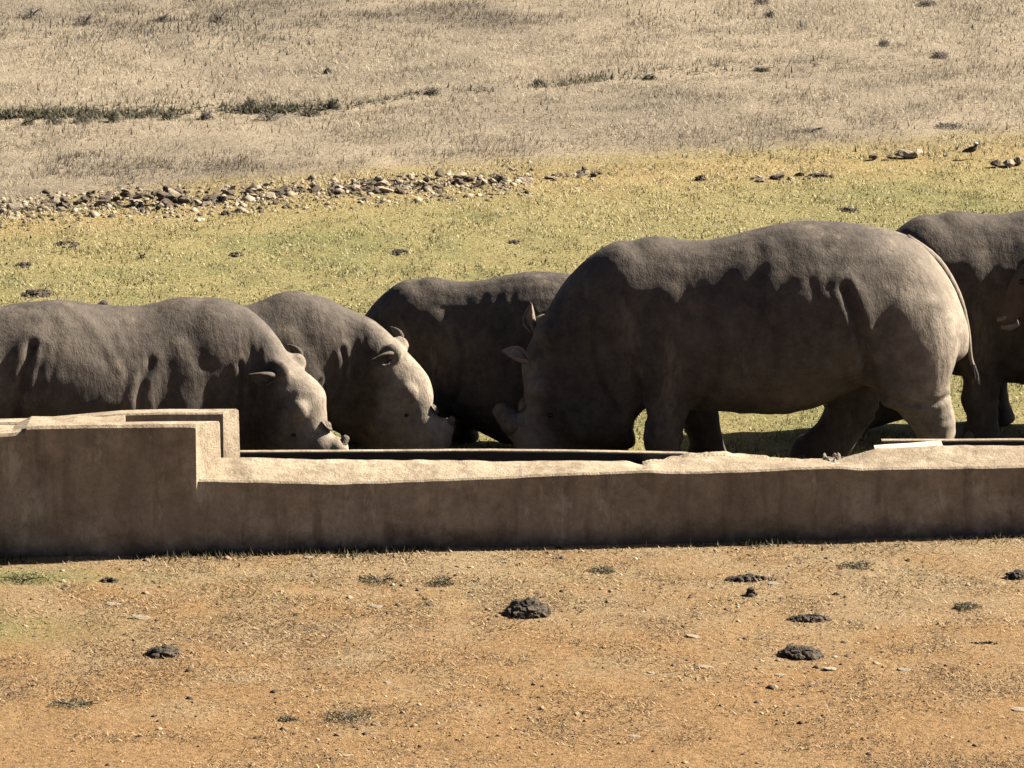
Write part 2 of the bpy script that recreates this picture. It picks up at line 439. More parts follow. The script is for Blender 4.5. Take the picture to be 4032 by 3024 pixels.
# front wall of the low part: front face, sloping lip, inner face
rows = []
pxs = list(np.arange(640, 5000, 11.0))
for px in pxs:
    X = at(px, 1870, 0.3).x; y0 = yb(X)
    ft = at(px, interp(px, FRONT_TOP), y0 + 0.012); li = at(px, interp(px, LIP_IN), y0 + 0.30 - 0.0)
    zf, zl = ft.z + wob(px, 1) + wob(px * 2.7, 3, 0.005), li.z + wob(px, 2) + wob(px * 2.7, 4, 0.005)
    r = []
    for k in range(7):
        f = k / 6; r.append((X, y0 + 0.012 * f + wob(px, 5 + k, 0.010), -0.12 + (zf - 0.012 + 0.12) * f))
    r.append((X, y0 + 0.026, zf + 0.002))
    for k in range(1, 5):
        f = k / 4; r.append((X, y0 + 0.026 + (0.272) * f, zf + (zl - zf) * f + wob(px, 15 + k, 0.008) + 0.010 * math.sin(f * math.pi)))
    r.append((X, y0 + 0.315, zl - 0.02)); r.append((X, y0 + 0.33, 0.10)); r.append((X, y0 + 0.33, -0.12))
    rows.append(r)
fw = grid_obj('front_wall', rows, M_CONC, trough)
# rear wall of the low part: thin steel-dark lining towards the camera and a pale rim
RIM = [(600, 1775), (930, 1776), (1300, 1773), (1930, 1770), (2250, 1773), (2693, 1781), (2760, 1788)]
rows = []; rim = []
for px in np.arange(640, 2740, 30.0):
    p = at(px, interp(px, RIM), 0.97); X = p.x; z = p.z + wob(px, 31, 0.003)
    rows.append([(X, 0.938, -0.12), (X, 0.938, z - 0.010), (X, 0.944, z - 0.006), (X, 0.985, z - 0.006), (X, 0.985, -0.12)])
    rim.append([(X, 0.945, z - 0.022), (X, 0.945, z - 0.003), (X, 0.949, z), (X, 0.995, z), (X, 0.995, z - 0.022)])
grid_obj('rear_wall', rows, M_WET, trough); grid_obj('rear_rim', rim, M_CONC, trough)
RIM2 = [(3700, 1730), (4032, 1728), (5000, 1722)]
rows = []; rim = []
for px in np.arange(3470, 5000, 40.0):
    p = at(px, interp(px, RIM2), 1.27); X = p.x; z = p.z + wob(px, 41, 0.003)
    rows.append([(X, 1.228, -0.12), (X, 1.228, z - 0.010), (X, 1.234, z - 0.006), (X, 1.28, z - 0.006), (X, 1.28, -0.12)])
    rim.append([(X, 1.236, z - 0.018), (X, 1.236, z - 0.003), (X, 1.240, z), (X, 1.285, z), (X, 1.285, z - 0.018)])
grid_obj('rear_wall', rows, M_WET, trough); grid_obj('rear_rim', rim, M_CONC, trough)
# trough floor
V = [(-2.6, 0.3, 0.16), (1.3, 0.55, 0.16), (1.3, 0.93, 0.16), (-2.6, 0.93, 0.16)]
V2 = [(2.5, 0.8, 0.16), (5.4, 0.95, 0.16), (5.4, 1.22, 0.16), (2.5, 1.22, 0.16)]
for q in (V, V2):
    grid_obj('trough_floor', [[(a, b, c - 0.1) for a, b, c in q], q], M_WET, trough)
# broken part filled with earth and mortar
FILL_TOP = [(2500, 1835), (2556, 1819), (2700, 1797), (2857, 1780), (2902, 1793), (2947, 1805), (3083, 1813), (3218, 1811), (3330, 1806), (3440, 1790), (3520, 1780)]
rows = []
for px in np.arange(2530, 3500, 14.0):
    X = at(px, 1820, 0.8).x; y0 = yb(X)
    back = at(px, interp(px, FILL_TOP), 1.05)
    li = at(px, interp(px, LIP_IN), y0 + 0.30)
    z0 = min(li.z, 0.62) - 0.015
    e = min(1.0, max(0.0, (px - 2530) / 30.0))
    r = [(X, y0 + 0.27, -0.1), (X, y0 + 0.27, z0)]
    for k in range(1, 7):
        f = k / 6
        r.append((X, y0 + 0.27 + (1.05 - y0 - 0.27) * f, z0 + (back.z - z0) * f + 0.022 * math.sin(f * 3.14) * (1 + wob(px, 60 + k, 2.0)) + wob(px * 2.3, 70 + k, 0.03)))
    r.append((X, 1.14, back.z - 0.06 + wob(px, 80, 0.03))); r.append((X, 1.30 + wob(px, 90, 0.1), -0.1))
    rows.append(r)
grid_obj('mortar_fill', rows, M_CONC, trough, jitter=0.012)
# tank: front wall with its slanted end face
tank = empty('raised_tank', (0, 0, 0)); tank.parent = trough
def box_path(name, sts, mat, parent, jit=0.0):
    return grid_obj(name, sts, mat, parent, jit)
rows = []
TOPF = [(-900, 1722), (0, 1709), (110, 1704), (118, 1679), (380, 1674), (700, 1671), (778, 1670)]
for px in list(np.arange(-1500, 110, 60.0)) + [112, 120, 180, 260, 340, 420, 500, 580, 660, 720, 766, 778]:
    X = at(px, 1700, 0.15).x; y0 = yb(X)
    zt = at(px, interp(px, TOPF), y0 + 0.01).z + wob(px, 101, 0.004)
    end = max(0.0, (px - 760) / 18.0)
    r = []
    for k in range(8):
        f = k / 7; r.append((X, y0 - 0.006 + 0.008 * f + wob(px, 110 + k, 0.008), -0.12 + (zt - 0.02 * (1 + end * 0.4) + 0.12) * f))
    r.append((X + 0.0, y0 + 0.018, zt))
    sl = 0.155 * min(1, max(0, (px - 690) / 88.0))
    r.append((X + sl * 0.45, y0 + 0.13, zt - 0.006)); r.append((X + sl * 0.95, y0 + 0.235, zt - 0.030)); r.append((X + sl, y0 + 0.255, zt - 0.05))
    r.append((X + sl * 1.12, y0 + 0.29, -0.12))
    rows.append(r)
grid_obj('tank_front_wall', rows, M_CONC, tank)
rows = []
TOPB = [(-900, 1668), (127, 1655), (300, 1640), (494, 1622), (880, 1618)]
for px in list(np.arange(-1500, 860, 60.0)) + [866, 880]:
    X = at(px, 1640, 0.8).x
    y0 = 0.74; zt = at(px, interp(px, TOPB), y0 + 0.05).z + wob(px, 121, 0.004)
    sl = 0.105 * min(1, max(0, (px - 800) / 80.0))
    rows.append([(X, y0, -0.1), (X, y0, zt - 0.012), (X, y0 + 0.012, zt), (X + sl * 0.85, y0 + 0.13, zt - 0.002), (X + sl, y0 + 0.15, zt - 0.02), (X + sl * 1.15, y0 + 0.16, -0.1)])
grid_obj('tank_rear_wall', rows, M_CONC, tank)
# rough cover slab over the closed part of the tank
rows = []
for px, f in ((-1400, 0.30), (-600, 0.32), (60, 0.36), (127, 0.40), (220, 0.55), (300, 0.72), (400, 0.9), (470, 1.0), (486, 0.97)):
    X = at(px, 1650, 0.5).x; y0 = yb(X) + 0.20; y1 = 0.36 + 0.44 * f
    z = at(480, 1657, 0.33).z + 0.010 + wob(px, 131, 0.01)
    zb = z - 0.075 * f
    if px < 110: z -= 0.05; zb -= 0.05
    rows.append([(X, y0, z - 0.08), (X, y0, z), (X, (y0 + y1) / 2, (z + zb) / 2 + 0.012), (X, y1, zb), (X, y1, zb - 0.09)])
grid_obj('tank_cover', rows, M_CONC, tank, jitter=0.022)
# flat slab lying on the rear edge at the right
rows = []
for px, pt, pb in ((3440, 1752, 1768), (3500, 1748, 1766), (3580, 1742, 1763), (3660, 1737, 1760), (3706, 1733, 1757)):
    p = at(px, pt, 1.18); q = at(px, pb, 1.02)
    rows.append([(p.x, 1.00, q.z - 0.035), (p.x, 1.00, q.z), (p.x, 1.02, q.z + 0.006), (p.x, 1.17, p.z), (p.x, 1.185, p.z - 0.05)])
slab = grid_obj('concrete_slab', rows, M_PALE, None, jitter=0.006)
slab.location = -OFF
tag(slab, 'bright pale flat slab lying across the trough at the right', 'slab')

# ------------------------------------------------------------------ lumps: stones, dung
def rock_mesh(name, seed, sub=2, amp=0.35, flat=0.7, sharp=True):
    bm = bmesh.new(); bmesh.ops.create_icosphere(bm, subdivisions=sub, radius=0.5)
    V = np.array([v.co for v in bm.verts]); F = [tuple(v.index for v in f.verts) for f in bm.faces]; bm.free()
    r = np.random.default_rng(seed)
    for _ in range(9 if sharp else 0):                       # cut facets
        nrm = r.standard_normal(3); nrm /= np.linalg.norm(nrm); k = r.uniform(0.26, 0.42)
        dd = V @ nrm - k; V = V - np.clip(dd, 0, None)[:, None] * nrm
    V = V * (1 + amp * fbm(V * 3.0 + seed * 7.7, 3)[:, None]) * np.array([1, r.uniform(0.65, 0.95), flat])
    me = mesh_np(name, V, F); smooth(me, not sharp)
    return me
ROCKS = [rock_mesh('stone_shape', s, 2, 0.55, random.uniform(0.5, 0.85)) for s in range(12)]
M_CLOD = simple('brown_clod', (0.045, 0.034, 0.024), (0.15, 0.115, 0.08), 9, 0.95, 0.8, 0.03)
for k, me in enumerate(ROCKS): me.materials.append(M_STONE if k % 3 == 0 else M_CLOD)
def heap_mesh(name, seed, w, d, h, nb):
    """heap of crumbly dung boluses as one thing"""
    r = np.random.default_rng(seed); VV = []; FF = []; o = 0
    for k in range(nb * 3):
        a = r.uniform(0, 6.283); q = math.sqrt(r.random())
        px, py = math.cos(a) * q * w * 0.45, math.sin(a) * q * d * 0.45
        zz = h * max(0.05, (1 - q ** 1.6)) * r.uniform(0.35, 0.85)
        s = r.uniform(0.5, 1.15) * min(w, d, h * 2.2) * 0.22
        bm = bmesh.new(); bmesh.ops.create_icosphere(bm, subdivisions=2, radius=s)
        V = np.array([v.co for v in bm.verts]); F = [tuple(v.index for v in f.verts) for f in bm.faces]; bm.free()
        V = V * (1 + 0.75 * fbm(V / s * 1.9 + seed + k * 3.3, 3)[:, None]) * np.array([1.25, 1.1, 0.8]) + np.array([px, py, zz])
        V[:, 2] = np.maximum(V[:, 2], -0.01)
        VV.append(V); FF += [tuple(i + o for i in f) for f in F]; o += len(V)
    return mesh_np(name, np.concatenate(VV), FF)
def put(o, px, py, dz=0.0):
    g = gnd(px, py)
    for _ in range(5): g = gnd(px, py, float(ground_h(g.x, g.y)))
    o.location = (g.x, g.y, float(ground_h(g.x, g.y)) + dz); return o

# the long heap of stones left of centre, and the loose ones to the right
def stone_field(n, pts, spread_px, size, label, group, zmax=0.0):
    xs = [p[0] for p in pts]
    out = 0
    for k in range(n):
        px = random.uniform(xs[0], xs[-1]); py = interp(px, pts) + random.gauss(0, spread_px)
        w = interp(px, [(p[0], p[2]) for p in pts])
        if random.random() > w: continue
        o = link('stone', random.choice(ROCKS))
        s = random.uniform(*size) * (0.6 + 0.6 * random.random())
        put(o, px, py, s * 0.05 + random.random() ** 2 * zmax * w)
        o.scale = (s * random.uniform(0.8, 1.5), s, s * random.uniform(0.7, 1.1))
        o.rotation_euler = (random.uniform(-0.5, 0.5), random.uniform(-0.5, 0.5), random.uniform(0, 6.28))
        sec = ''
        if len(pts) > 6:
            sec = next(q for lim, q in ((330, 'loose stretch at its left end'), (560, 'thick left part'), (760, 'thickest part around its dark hollow'), (1000, 'part just right of its dark hollow'), (1350, 'thin middle part'), (1650, 'second thick part'), (9999, 'thin right end')) if px < lim)
            big = s > 0.105
            tone = 'pale' if o.data.materials[0] == M_STONE else 'brown'
            tag(o, ('large ' if big else 'small ') + label.replace('pale', tone) + ', ' + sec, 'stone', group + (', large ' if big else ', small ') + tone + ' ones in the ' + sec)
        else: tag(o, label, 'stone', group)
        out += 1
    return out
stone_field(330, [(0, 830, 0.35), (200, 815, 0.5), (360, 800, 0.9), (600, 800, 1.0), (850, 790, 0.95), (1000, 770, 0.7), (1200, 755, 0.5), (1450, 745, 0.8), (1600, 735, 0.7), (1900, 725, 0.45), (2060, 705, 0.15)], 13, (0.045, 0.15),
            'pale stone of the long rubble row', 'stones of the long rubble row', 0.10)
stone_field(26, [(2150, 705, 0.7), (2300, 690, 0.9), (2440, 672, 0.5)], 7, (0.06, 0.11), 'small stone in the short cluster right of the long rubble row', 'stones of the short cluster', 0.02)
stone_field(30, [(2950, 712, 0.7), (3060, 708, 0.9), (3150, 700, 1), (3280, 695, 0.6)], 8, (0.06, 0.12), 'stone in the scattered group above the back of the largest rhino', 'stones above the large rhino', 0.02)
for px, py, w, lab in ((3440, 630, 0.13, 'dark low stone at the left of the stone line on the golden grass edge'), (3505, 630, 0.12, 'small stone with a pale right side in the line on the golden edge'), (3560, 622, 0.20, 'largest stone with a pale face in the line on the golden edge'), (3610, 620, 0.16, 'knobbly dark stone at the right of the line on the golden edge'),
                       (3925, 660, 0.15, 'pale-topped stone, left of three close to the right edge'), (3975, 658, 0.17, 'greenish dark stone, middle of three close to the right edge'), (4015, 650, 0.18, 'pointed dark stone, right of three close to the right edge')):
    o = link('stone', random.choice(ROCKS)); put(o, px, py, w * 0.25); o.scale = (w, w * 0.8, w * 0.95); o.rotation_euler = (0.2, 0.1, random.uniform(0, 6)); tag(o, lab, 'stone')

# dung heaps and pats
DUNG = [(2080, 2416, 0.25, 0.22, 0.10, 30, 'peaked dark dung heap on bare soil below the middle of the trough'),
        (3150, 2582, 0.29, 0.20, 0.065, 30, 'black rounded dung heap on bare soil at the lower right'),
        (650, 2575, 0.25, 0.20, 0.06, 14, 'small dark dung pile on bare soil at the lower left'),
        (3190, 2442, 0.32, 0.14, 0.04, 26, 'long flat strip of dark dung above the black rounded heap'),
        (2960, 2345, 0.09, 0.08, 0.07, 5, 'small upright dung clod near the trough at the right'),
        (2950, 2285, 0.40, 0.14, 0.04, 14, 'thin spread of dark dung just in front of the trough at the right'),
        (4005, 2275, 0.16, 0.12, 0.06, 8, 'dark dung pat against the right edge below the trough'),
        (3880, 2535, 0.26, 0.06, 0.018, 8, 'thin dark dung streak at the lower right edge'),
        (430, 2292, 0.14, 0.10, 0.035, 7, 'dark grey dung pat beside the green patch at left'),
        (150, 1160, 0.30, 0.40, 0.04, 20, 'dark flat dung heap on green turf behind the left rhino'),
        (265, 965, 0.24, 0.30, 0.04, 8, 'thin dung streak on turf below the left end of the rubble'),
        (90, 1050, 0.20, 0.30, 0.04, 8, 'small dung streak on turf at the left edge'),
        (1575, 995, 0.17, 0.25, 0.03, 6, 'small dark dung pile alone on turf above the middle rhinos'),
        (3340, 832, 0.22, 0.26, 0.035, 8, 'dark dung pile on turf just above the largest rhino'),
        (2760, 708, 0.10, 0.10, 0.05, 5, 'tiny dark dung clump on the golden grass edge'),
        (560, 1015, 0.06, 0.08, 0.04, 4, 'single dark dung ball on turf above the left rhino'),
        (930, 1005, 0.14, 0.2, 0.03, 6, 'faint flat dung patch on turf above the rhino neck'),
        (2020, 955, 0.12, 0.2, 0.03, 6, 'faint flat dung patch on turf above the dark middle rhino'),
        (890, 845, 0.08, 0.12, 0.04, 4, 'single dark clod below the rubble row')]
for k, (px, py, w, d_, h, nb, lab) in enumerate(DUNG):
    o = link('dung_heap', heap_mesh('dung_heap', 100 + k, w, d_, h, nb), M_DUNG); put(o, px, py); tag(o, lab, 'dung')
CHIPS = [(3260, 2637, 0.09, 'flat tan stone below the black dung heap'), (3560, 2640, 0.07, 'flat white stone right of the black dung heap'), (4022, 2795, 0.08, 'white stone at the lower right edge'),
         (450, 2380, 0.07, 'pale straw-white chip at the upper left of the bare soil'), (2720, 2507, 0.09, 'thin white chip left of the black dung heap'), (2775, 2628, 0.07, 'grey stone with a bright right side left of the black heap'),
         (3075, 2658, 0.05, 'small white chip just under the black dung heap'), (3050, 2300, 0.06, 'pale chip just in front of the trough at right'), (1480, 2390, 0.07, 'pale chip left of the peaked dung heap'),
         (1530, 2690, 0.05, 'tiny white chip in the middle of the bare soil'), (2560, 2650, 0.05, 'tiny white chip right of the middle of the bare soil'), (575, 2250, 0.045, 'small white pebble near the foot of the raised tank'),
         (1215, 2195, 0.045, 'small white pebble at the foot of the low trough wall'), (2500, 2900, 0.05, 'white chip low in the picture right of centre'), (1370, 2975, 0.045, 'white chip at the bottom edge left of centre'), (555, 2435, 0.10, 'brown clod with pale right edge left of the small dung pile')]
for px, py, w, lab in CHIPS:
    o = link('pale_chip', random.choice(ROCKS[::3])); put(o, px, py, w * 0.08); o.scale = (w * 1.5, w, w * 0.45); o.rotation_euler = (0.1, 0.1, random.uniform(-0.5, 0.5)); tag(o, lab, 'stone')

# broken concrete bits in the gap of the trough
for k in range(16):
    px = random.gauss(3290, 26); y = 0.46 + 0.40 * random.random()
    o = link('concrete_chunk', random.choice(ROCKS[::3])); p = at(px, 1842 - 30 * (y - 0.40) / 0.40 - random.random() * 6, y)
    s = random.uniform(0.03, 0.075); o.location = p; o.scale = (s * 1.6, s, s * 0.9); o.rotation_euler = (random.random(), random.random(), random.random() * 6)
    tag(o, 'small broken concrete chunk in the crumbled break of the trough wall', 'rubble', 'chunks in the broken wall')

# ------------------------------------------------------------------ rhinos
def superring(cx, ztop, zbot, hw, n=28, wide=0.41, et=1.98, eb=2.25):
    zc = zbot + (ztop - zbot) * wide; out = []
    for k in range(n):
        a = 2 * math.pi * k / n; c, s = math.cos(a), math.sin(a)
        e = et if s > 0 else eb
        y = hw * math.copysign(abs(c) ** (2 / e), c)
        z = zc + (ztop - zc if s > 0 else zc - zbot) * math.copysign(abs(s) ** (2 / e), s)
        out.append((cx, y, z))
    return out
def tube(path, n=20):
    """path: list of (x,y,z, r_in_plane, r_y); rings perpendicular to the path in the x-z plane"""
    P = [Vector(p[:3]) for p in path]; rings = []
    for i, p in enumerate(path):
        t = (P[min(i + 1, len(P) - 1)] - P[max(i - 1, 0)]).normalized()
        nrm = Vector((t.z, 0, -t.x))
        if nrm.length < 1e-4: nrm = Vector((1, 0, 0))
        nrm.normalize()
        side = t.cross(nrm).normalized()
        rings.append([tuple(P[i] + nrm * (p[3] * math.cos(2 * math.pi * k / n)) + side * (p[4] * math.sin(2 * math.pi * k / n))) for k in range(n)])
    return loft(rings)
def densify(path, k=3):
    P = np.array(path, dtype=float); n = len(P); out = []
    for i in range(n - 1):
        p0, p1, p2, p3 = P[max(i - 1, 0)], P[i], P[i + 1], P[min(i + 2, n - 1)]
        for j in range(k):
            t = j / k
            out.append(0.5 * ((2 * p1) + (-p0 + p2) * t + (2 * p0 - 5 * p1 + 4 * p2 - p3) * t * t + (-p0 + 3 * p1 - 3 * p2 + p3) * t ** 3))
    out.append(P[-1]); return [tuple(p) for p in out]
TORSO = [(0.60, 1.53, 0.86, 0.20), (0.46, 1.64, 0.70, 0.31), (0.26, 1.745, 0.56, 0.385), (0.07, 1.80, 0.50, 0.42), (-0.12, 1.775, 0.49, 0.45), (-0.30, 1.765, 0.485, 0.49), (-0.50, 1.795, 0.475, 0.535),
         (-0.75, 1.855, 0.465, 0.58), (-1.0, 1.905, 0.475, 0.60), (-1.25, 1.90, 0.55, 0.585), (-1.5, 1.875, 0.68, 0.54), (-1.72, 1.83, 0.77, 0.48), (-1.93, 1.74, 0.80, 0.44), (-2.10, 1.56, 0.82, 0.37), (-2.22, 1.34, 0.86, 0.28), (-2.29, 1.13, 0.92, 0.15)]
FORE = [(0.0, 0.25, 1.20, 0.32, 0.19), (-0.02, 0.29, 0.92, 0.25, 0.18), (-0.03, 0.305, 0.66, 0.185, 0.155), (-0.02, 0.305, 0.46, 0.142, 0.132), (0.005, 0.305, 0.33, 0.152, 0.140), (-0.005, 0.305, 0.17, 0.124, 0.124), (0.02, 0.305, 0.05, 0.168, 0.160), (0.02, 0.305, -0.02, 0.165, 0.158)]
HIND = [(-1.735, 0.25, 1.28, 0.40, 0.22), (-1.825, 0.31, 1.0, 0.38, 0.215), (-1.875, 0.335, 0.78, 0.315, 0.185), (-1.955, 0.33, 0.60, 0.205, 0.145), (-2.030, 0.32, 0.44, 0.168, 0.130), (-2.040, 0.32, 0.30, 0.140, 0.124), (-2.005, 0.32, 0.14, 0.140, 0.136), (-1.975, 0.32, 0.05, 0.170, 0.160), (-1.975, 0.32, -0.02, 0.165, 0.158)]
def leg_shift(leg, dx, side):
    out = []
    z0 = leg[0][2]
    for (x_, y_, z_, a, b) in leg:
        f = max(0.0, 1 - max(z_, 0) / z0) ** 0.7
        out.append((x_ + dx * f, y_ * side, z_, a, b))
    return out
FOLDS = [([(0.50, 1.24), (0.52, 1.12), (0.50, 0.92), (0.42, 0.68), (0.30, 0.50)], 0.024, 0.024), ([(0.67, 1.12), (0.68, 1.0), (0.65, 0.85), (0.60, 0.62)], 0.008, 0.024), ([(0.38, 1.15), (0.34, 0.9)], 0.004, 0.03),
         ([(-0.31, 1.32), (-0.38, 1.18), (-0.41, 1.0), (-0.37, 0.75), (-0.27, 0.56)], 0.022, 0.035), ([(0.24, 0.95), (0.17, 0.75), (0.16, 0.62)], 0.015, 0.02),
         ([(-1.34, 1.50), (-1.44, 1.25), (-1.49, 1.0), (-1.55, 0.8), (-1.62, 0.66)], 0.034, 0.034), ([(-1.60, 0.70), (-1.80, 0.63), (-2.0, 0.62), (-2.12, 0.66)], 0.016, 0.018),
         ([(-1.24, 1.50), (-1.30, 1.3), (-1.33, 1.12)], 0.008, 0.030), ([(-1.10, 1.56), (-1.16, 1.38), (-1.20, 1.25)], 0.005, 0.03)]
def seg_dist(px, pz, poly):
    best = np.full(px.shape, 9.9)
    for (a, b), (c, d_) in zip(poly[:-1], poly[1:]):
        vx, vz = c - a, d_ - b
        t = np.clip(((px - a) * vx + (pz - b) * vz) / (vx * vx + vz * vz), 0, 1)
        best = np.minimum(best, np.hypot(px - a - t * vx, pz - b - t * vz))
    return best
def ear_mesh(name, L=0.25, W=0.075):
    rings = []; prof = [(0, 0.42), (0.12, 0.60), (0.3, 0.95), (0.5, 1.0), (0.7, 0.78), (0.87, 0.42), (1.0, 0.06)]
    n = 11; V = []; F = []
    for f, w in prof:                                     # cupped leaf with thickness
        op = 0.5 + 0.9 * min(1, f * 1.6)
        for k in range(n):
            a = (-1 + 2 * k / (n - 1)) * (math.pi - op)
            V.append((W * w * math.sin(a), W * w * 0.8 * (1 - math.cos(a)) * 0.75, L * f))
    m_ = len(prof)
    for i in range(m_ - 1):
        for k in range(n - 1):
            a = i * n + k; F.append((a, a + 1, a + 1 + n, a + n))
    me = mesh_np(name, np.array(V), F)
    bm = bmesh.new(); bm.from_mesh(me)
    bmesh.ops.solidify(bm, geom=bm.faces[:], thickness=0.014)
    bm.to_mesh(me); bm.free(); smooth(me)
    return me
EAR = ear_mesh('ear', 0.27, 0.085); EAR.materials.append(M_SKIN)
M_EARG = simple('ear_skin', (0.036, 0.028, 0.021), (0.085, 0.067, 0.049), 20, 0.85)
EAR.materials[0] = M_EARG
EAR_P = EAR.copy(); EAR_P.materials[0] = M_EARLIT
def ball_mesh(name, r=(1, 1, 1), sub=2):
    bm = bmesh.new(); bmesh.ops.create_icosphere(bm, subdivisions=sub, radius=1.0)
    for v in bm.verts: v.co = Vector((v.co.x * r[0], v.co.y * r[1], v.co.z * r[2]))
    me = bpy.data.meshes.new(name); bm.to_mesh(me); bm.free(); smooth(me)
    return me
EYE = ball_mesh('eye', (0.022, 0.012, 0.018)); EYE.materials.append(M_EYE)
NAIL = ball_mesh('toenail', (0.035, 0.05, 0.055)); NAIL.materials.append(M_NAIL)
def horn_mesh(name, L, r0):
    rings = []
    for k, (f, w) in enumerate(((-0.35, 1.15), (0, 1.0), (0.35, 0.86), (0.7, 0.74), (0.92, 0.62), (1.0, 0.40))):
        rings.append([(r0 * w * math.cos(a) * 1.1, r0 * w * math.sin(a), L * f + 0.006 * math.sin(3 * a + k)) for a in np.linspace(0, 2 * math.pi, 14, endpoint=False)])
    V, F = loft(rings); me = mesh_np(name, np.array(V), F); smooth(me); return me
HORN = horn_mesh('front_horn_stump', 0.16, 0.088); HORN.materials.append(M_HORN)
HORN2 = horn_mesh('rear_horn_stump', 0.03, 0.07); HORN2.materials.append(M_HORN)

def remesh_union(parts, voxel, it):
    V = []; F = []; o = 0
    for v, f in parts:
        V += [tuple(p) for p in v]; F += [tuple(i + o for i in q) for q in f]; o += len(v)
    me = mesh_np('tmp', V, F)
    bm = bmesh.new(); bm.from_mesh(me); bmesh.ops.recalc_face_normals(bm, faces=bm.faces); bm.to_mesh(me); bm.free()
    ob = bpy.data.objects.new('tmp', me); COL.objects.link(ob)
    r = ob.modifiers.new('r', 'REMESH'); r.mode = 'VOXEL'; r.voxel_size = voxel
    s = ob.modifiers.new('s', 'SMOOTH'); s.factor = 0.5; s.iterations = it
    dg = bpy.context.evaluated_depsgraph_get()
    out = bpy.data.meshes.new_from_object(ob.evaluated_get(dg))
    bpy.data.objects.remove(ob); bpy.data.meshes.remove(me)
    return out
def get_co(me):
    a = np.empty(len(me.vertices) * 3, dtype=np.float32); me.vertices.foreach_get('co', a); return a.reshape(-1, 3).astype(np.float64)
def get_no(me):
    a = np.empty(len(me.vertices) * 3, dtype=np.float32); me.vertices.foreach_get('normal', a); return a.reshape(-1, 3).astype(np.float64)

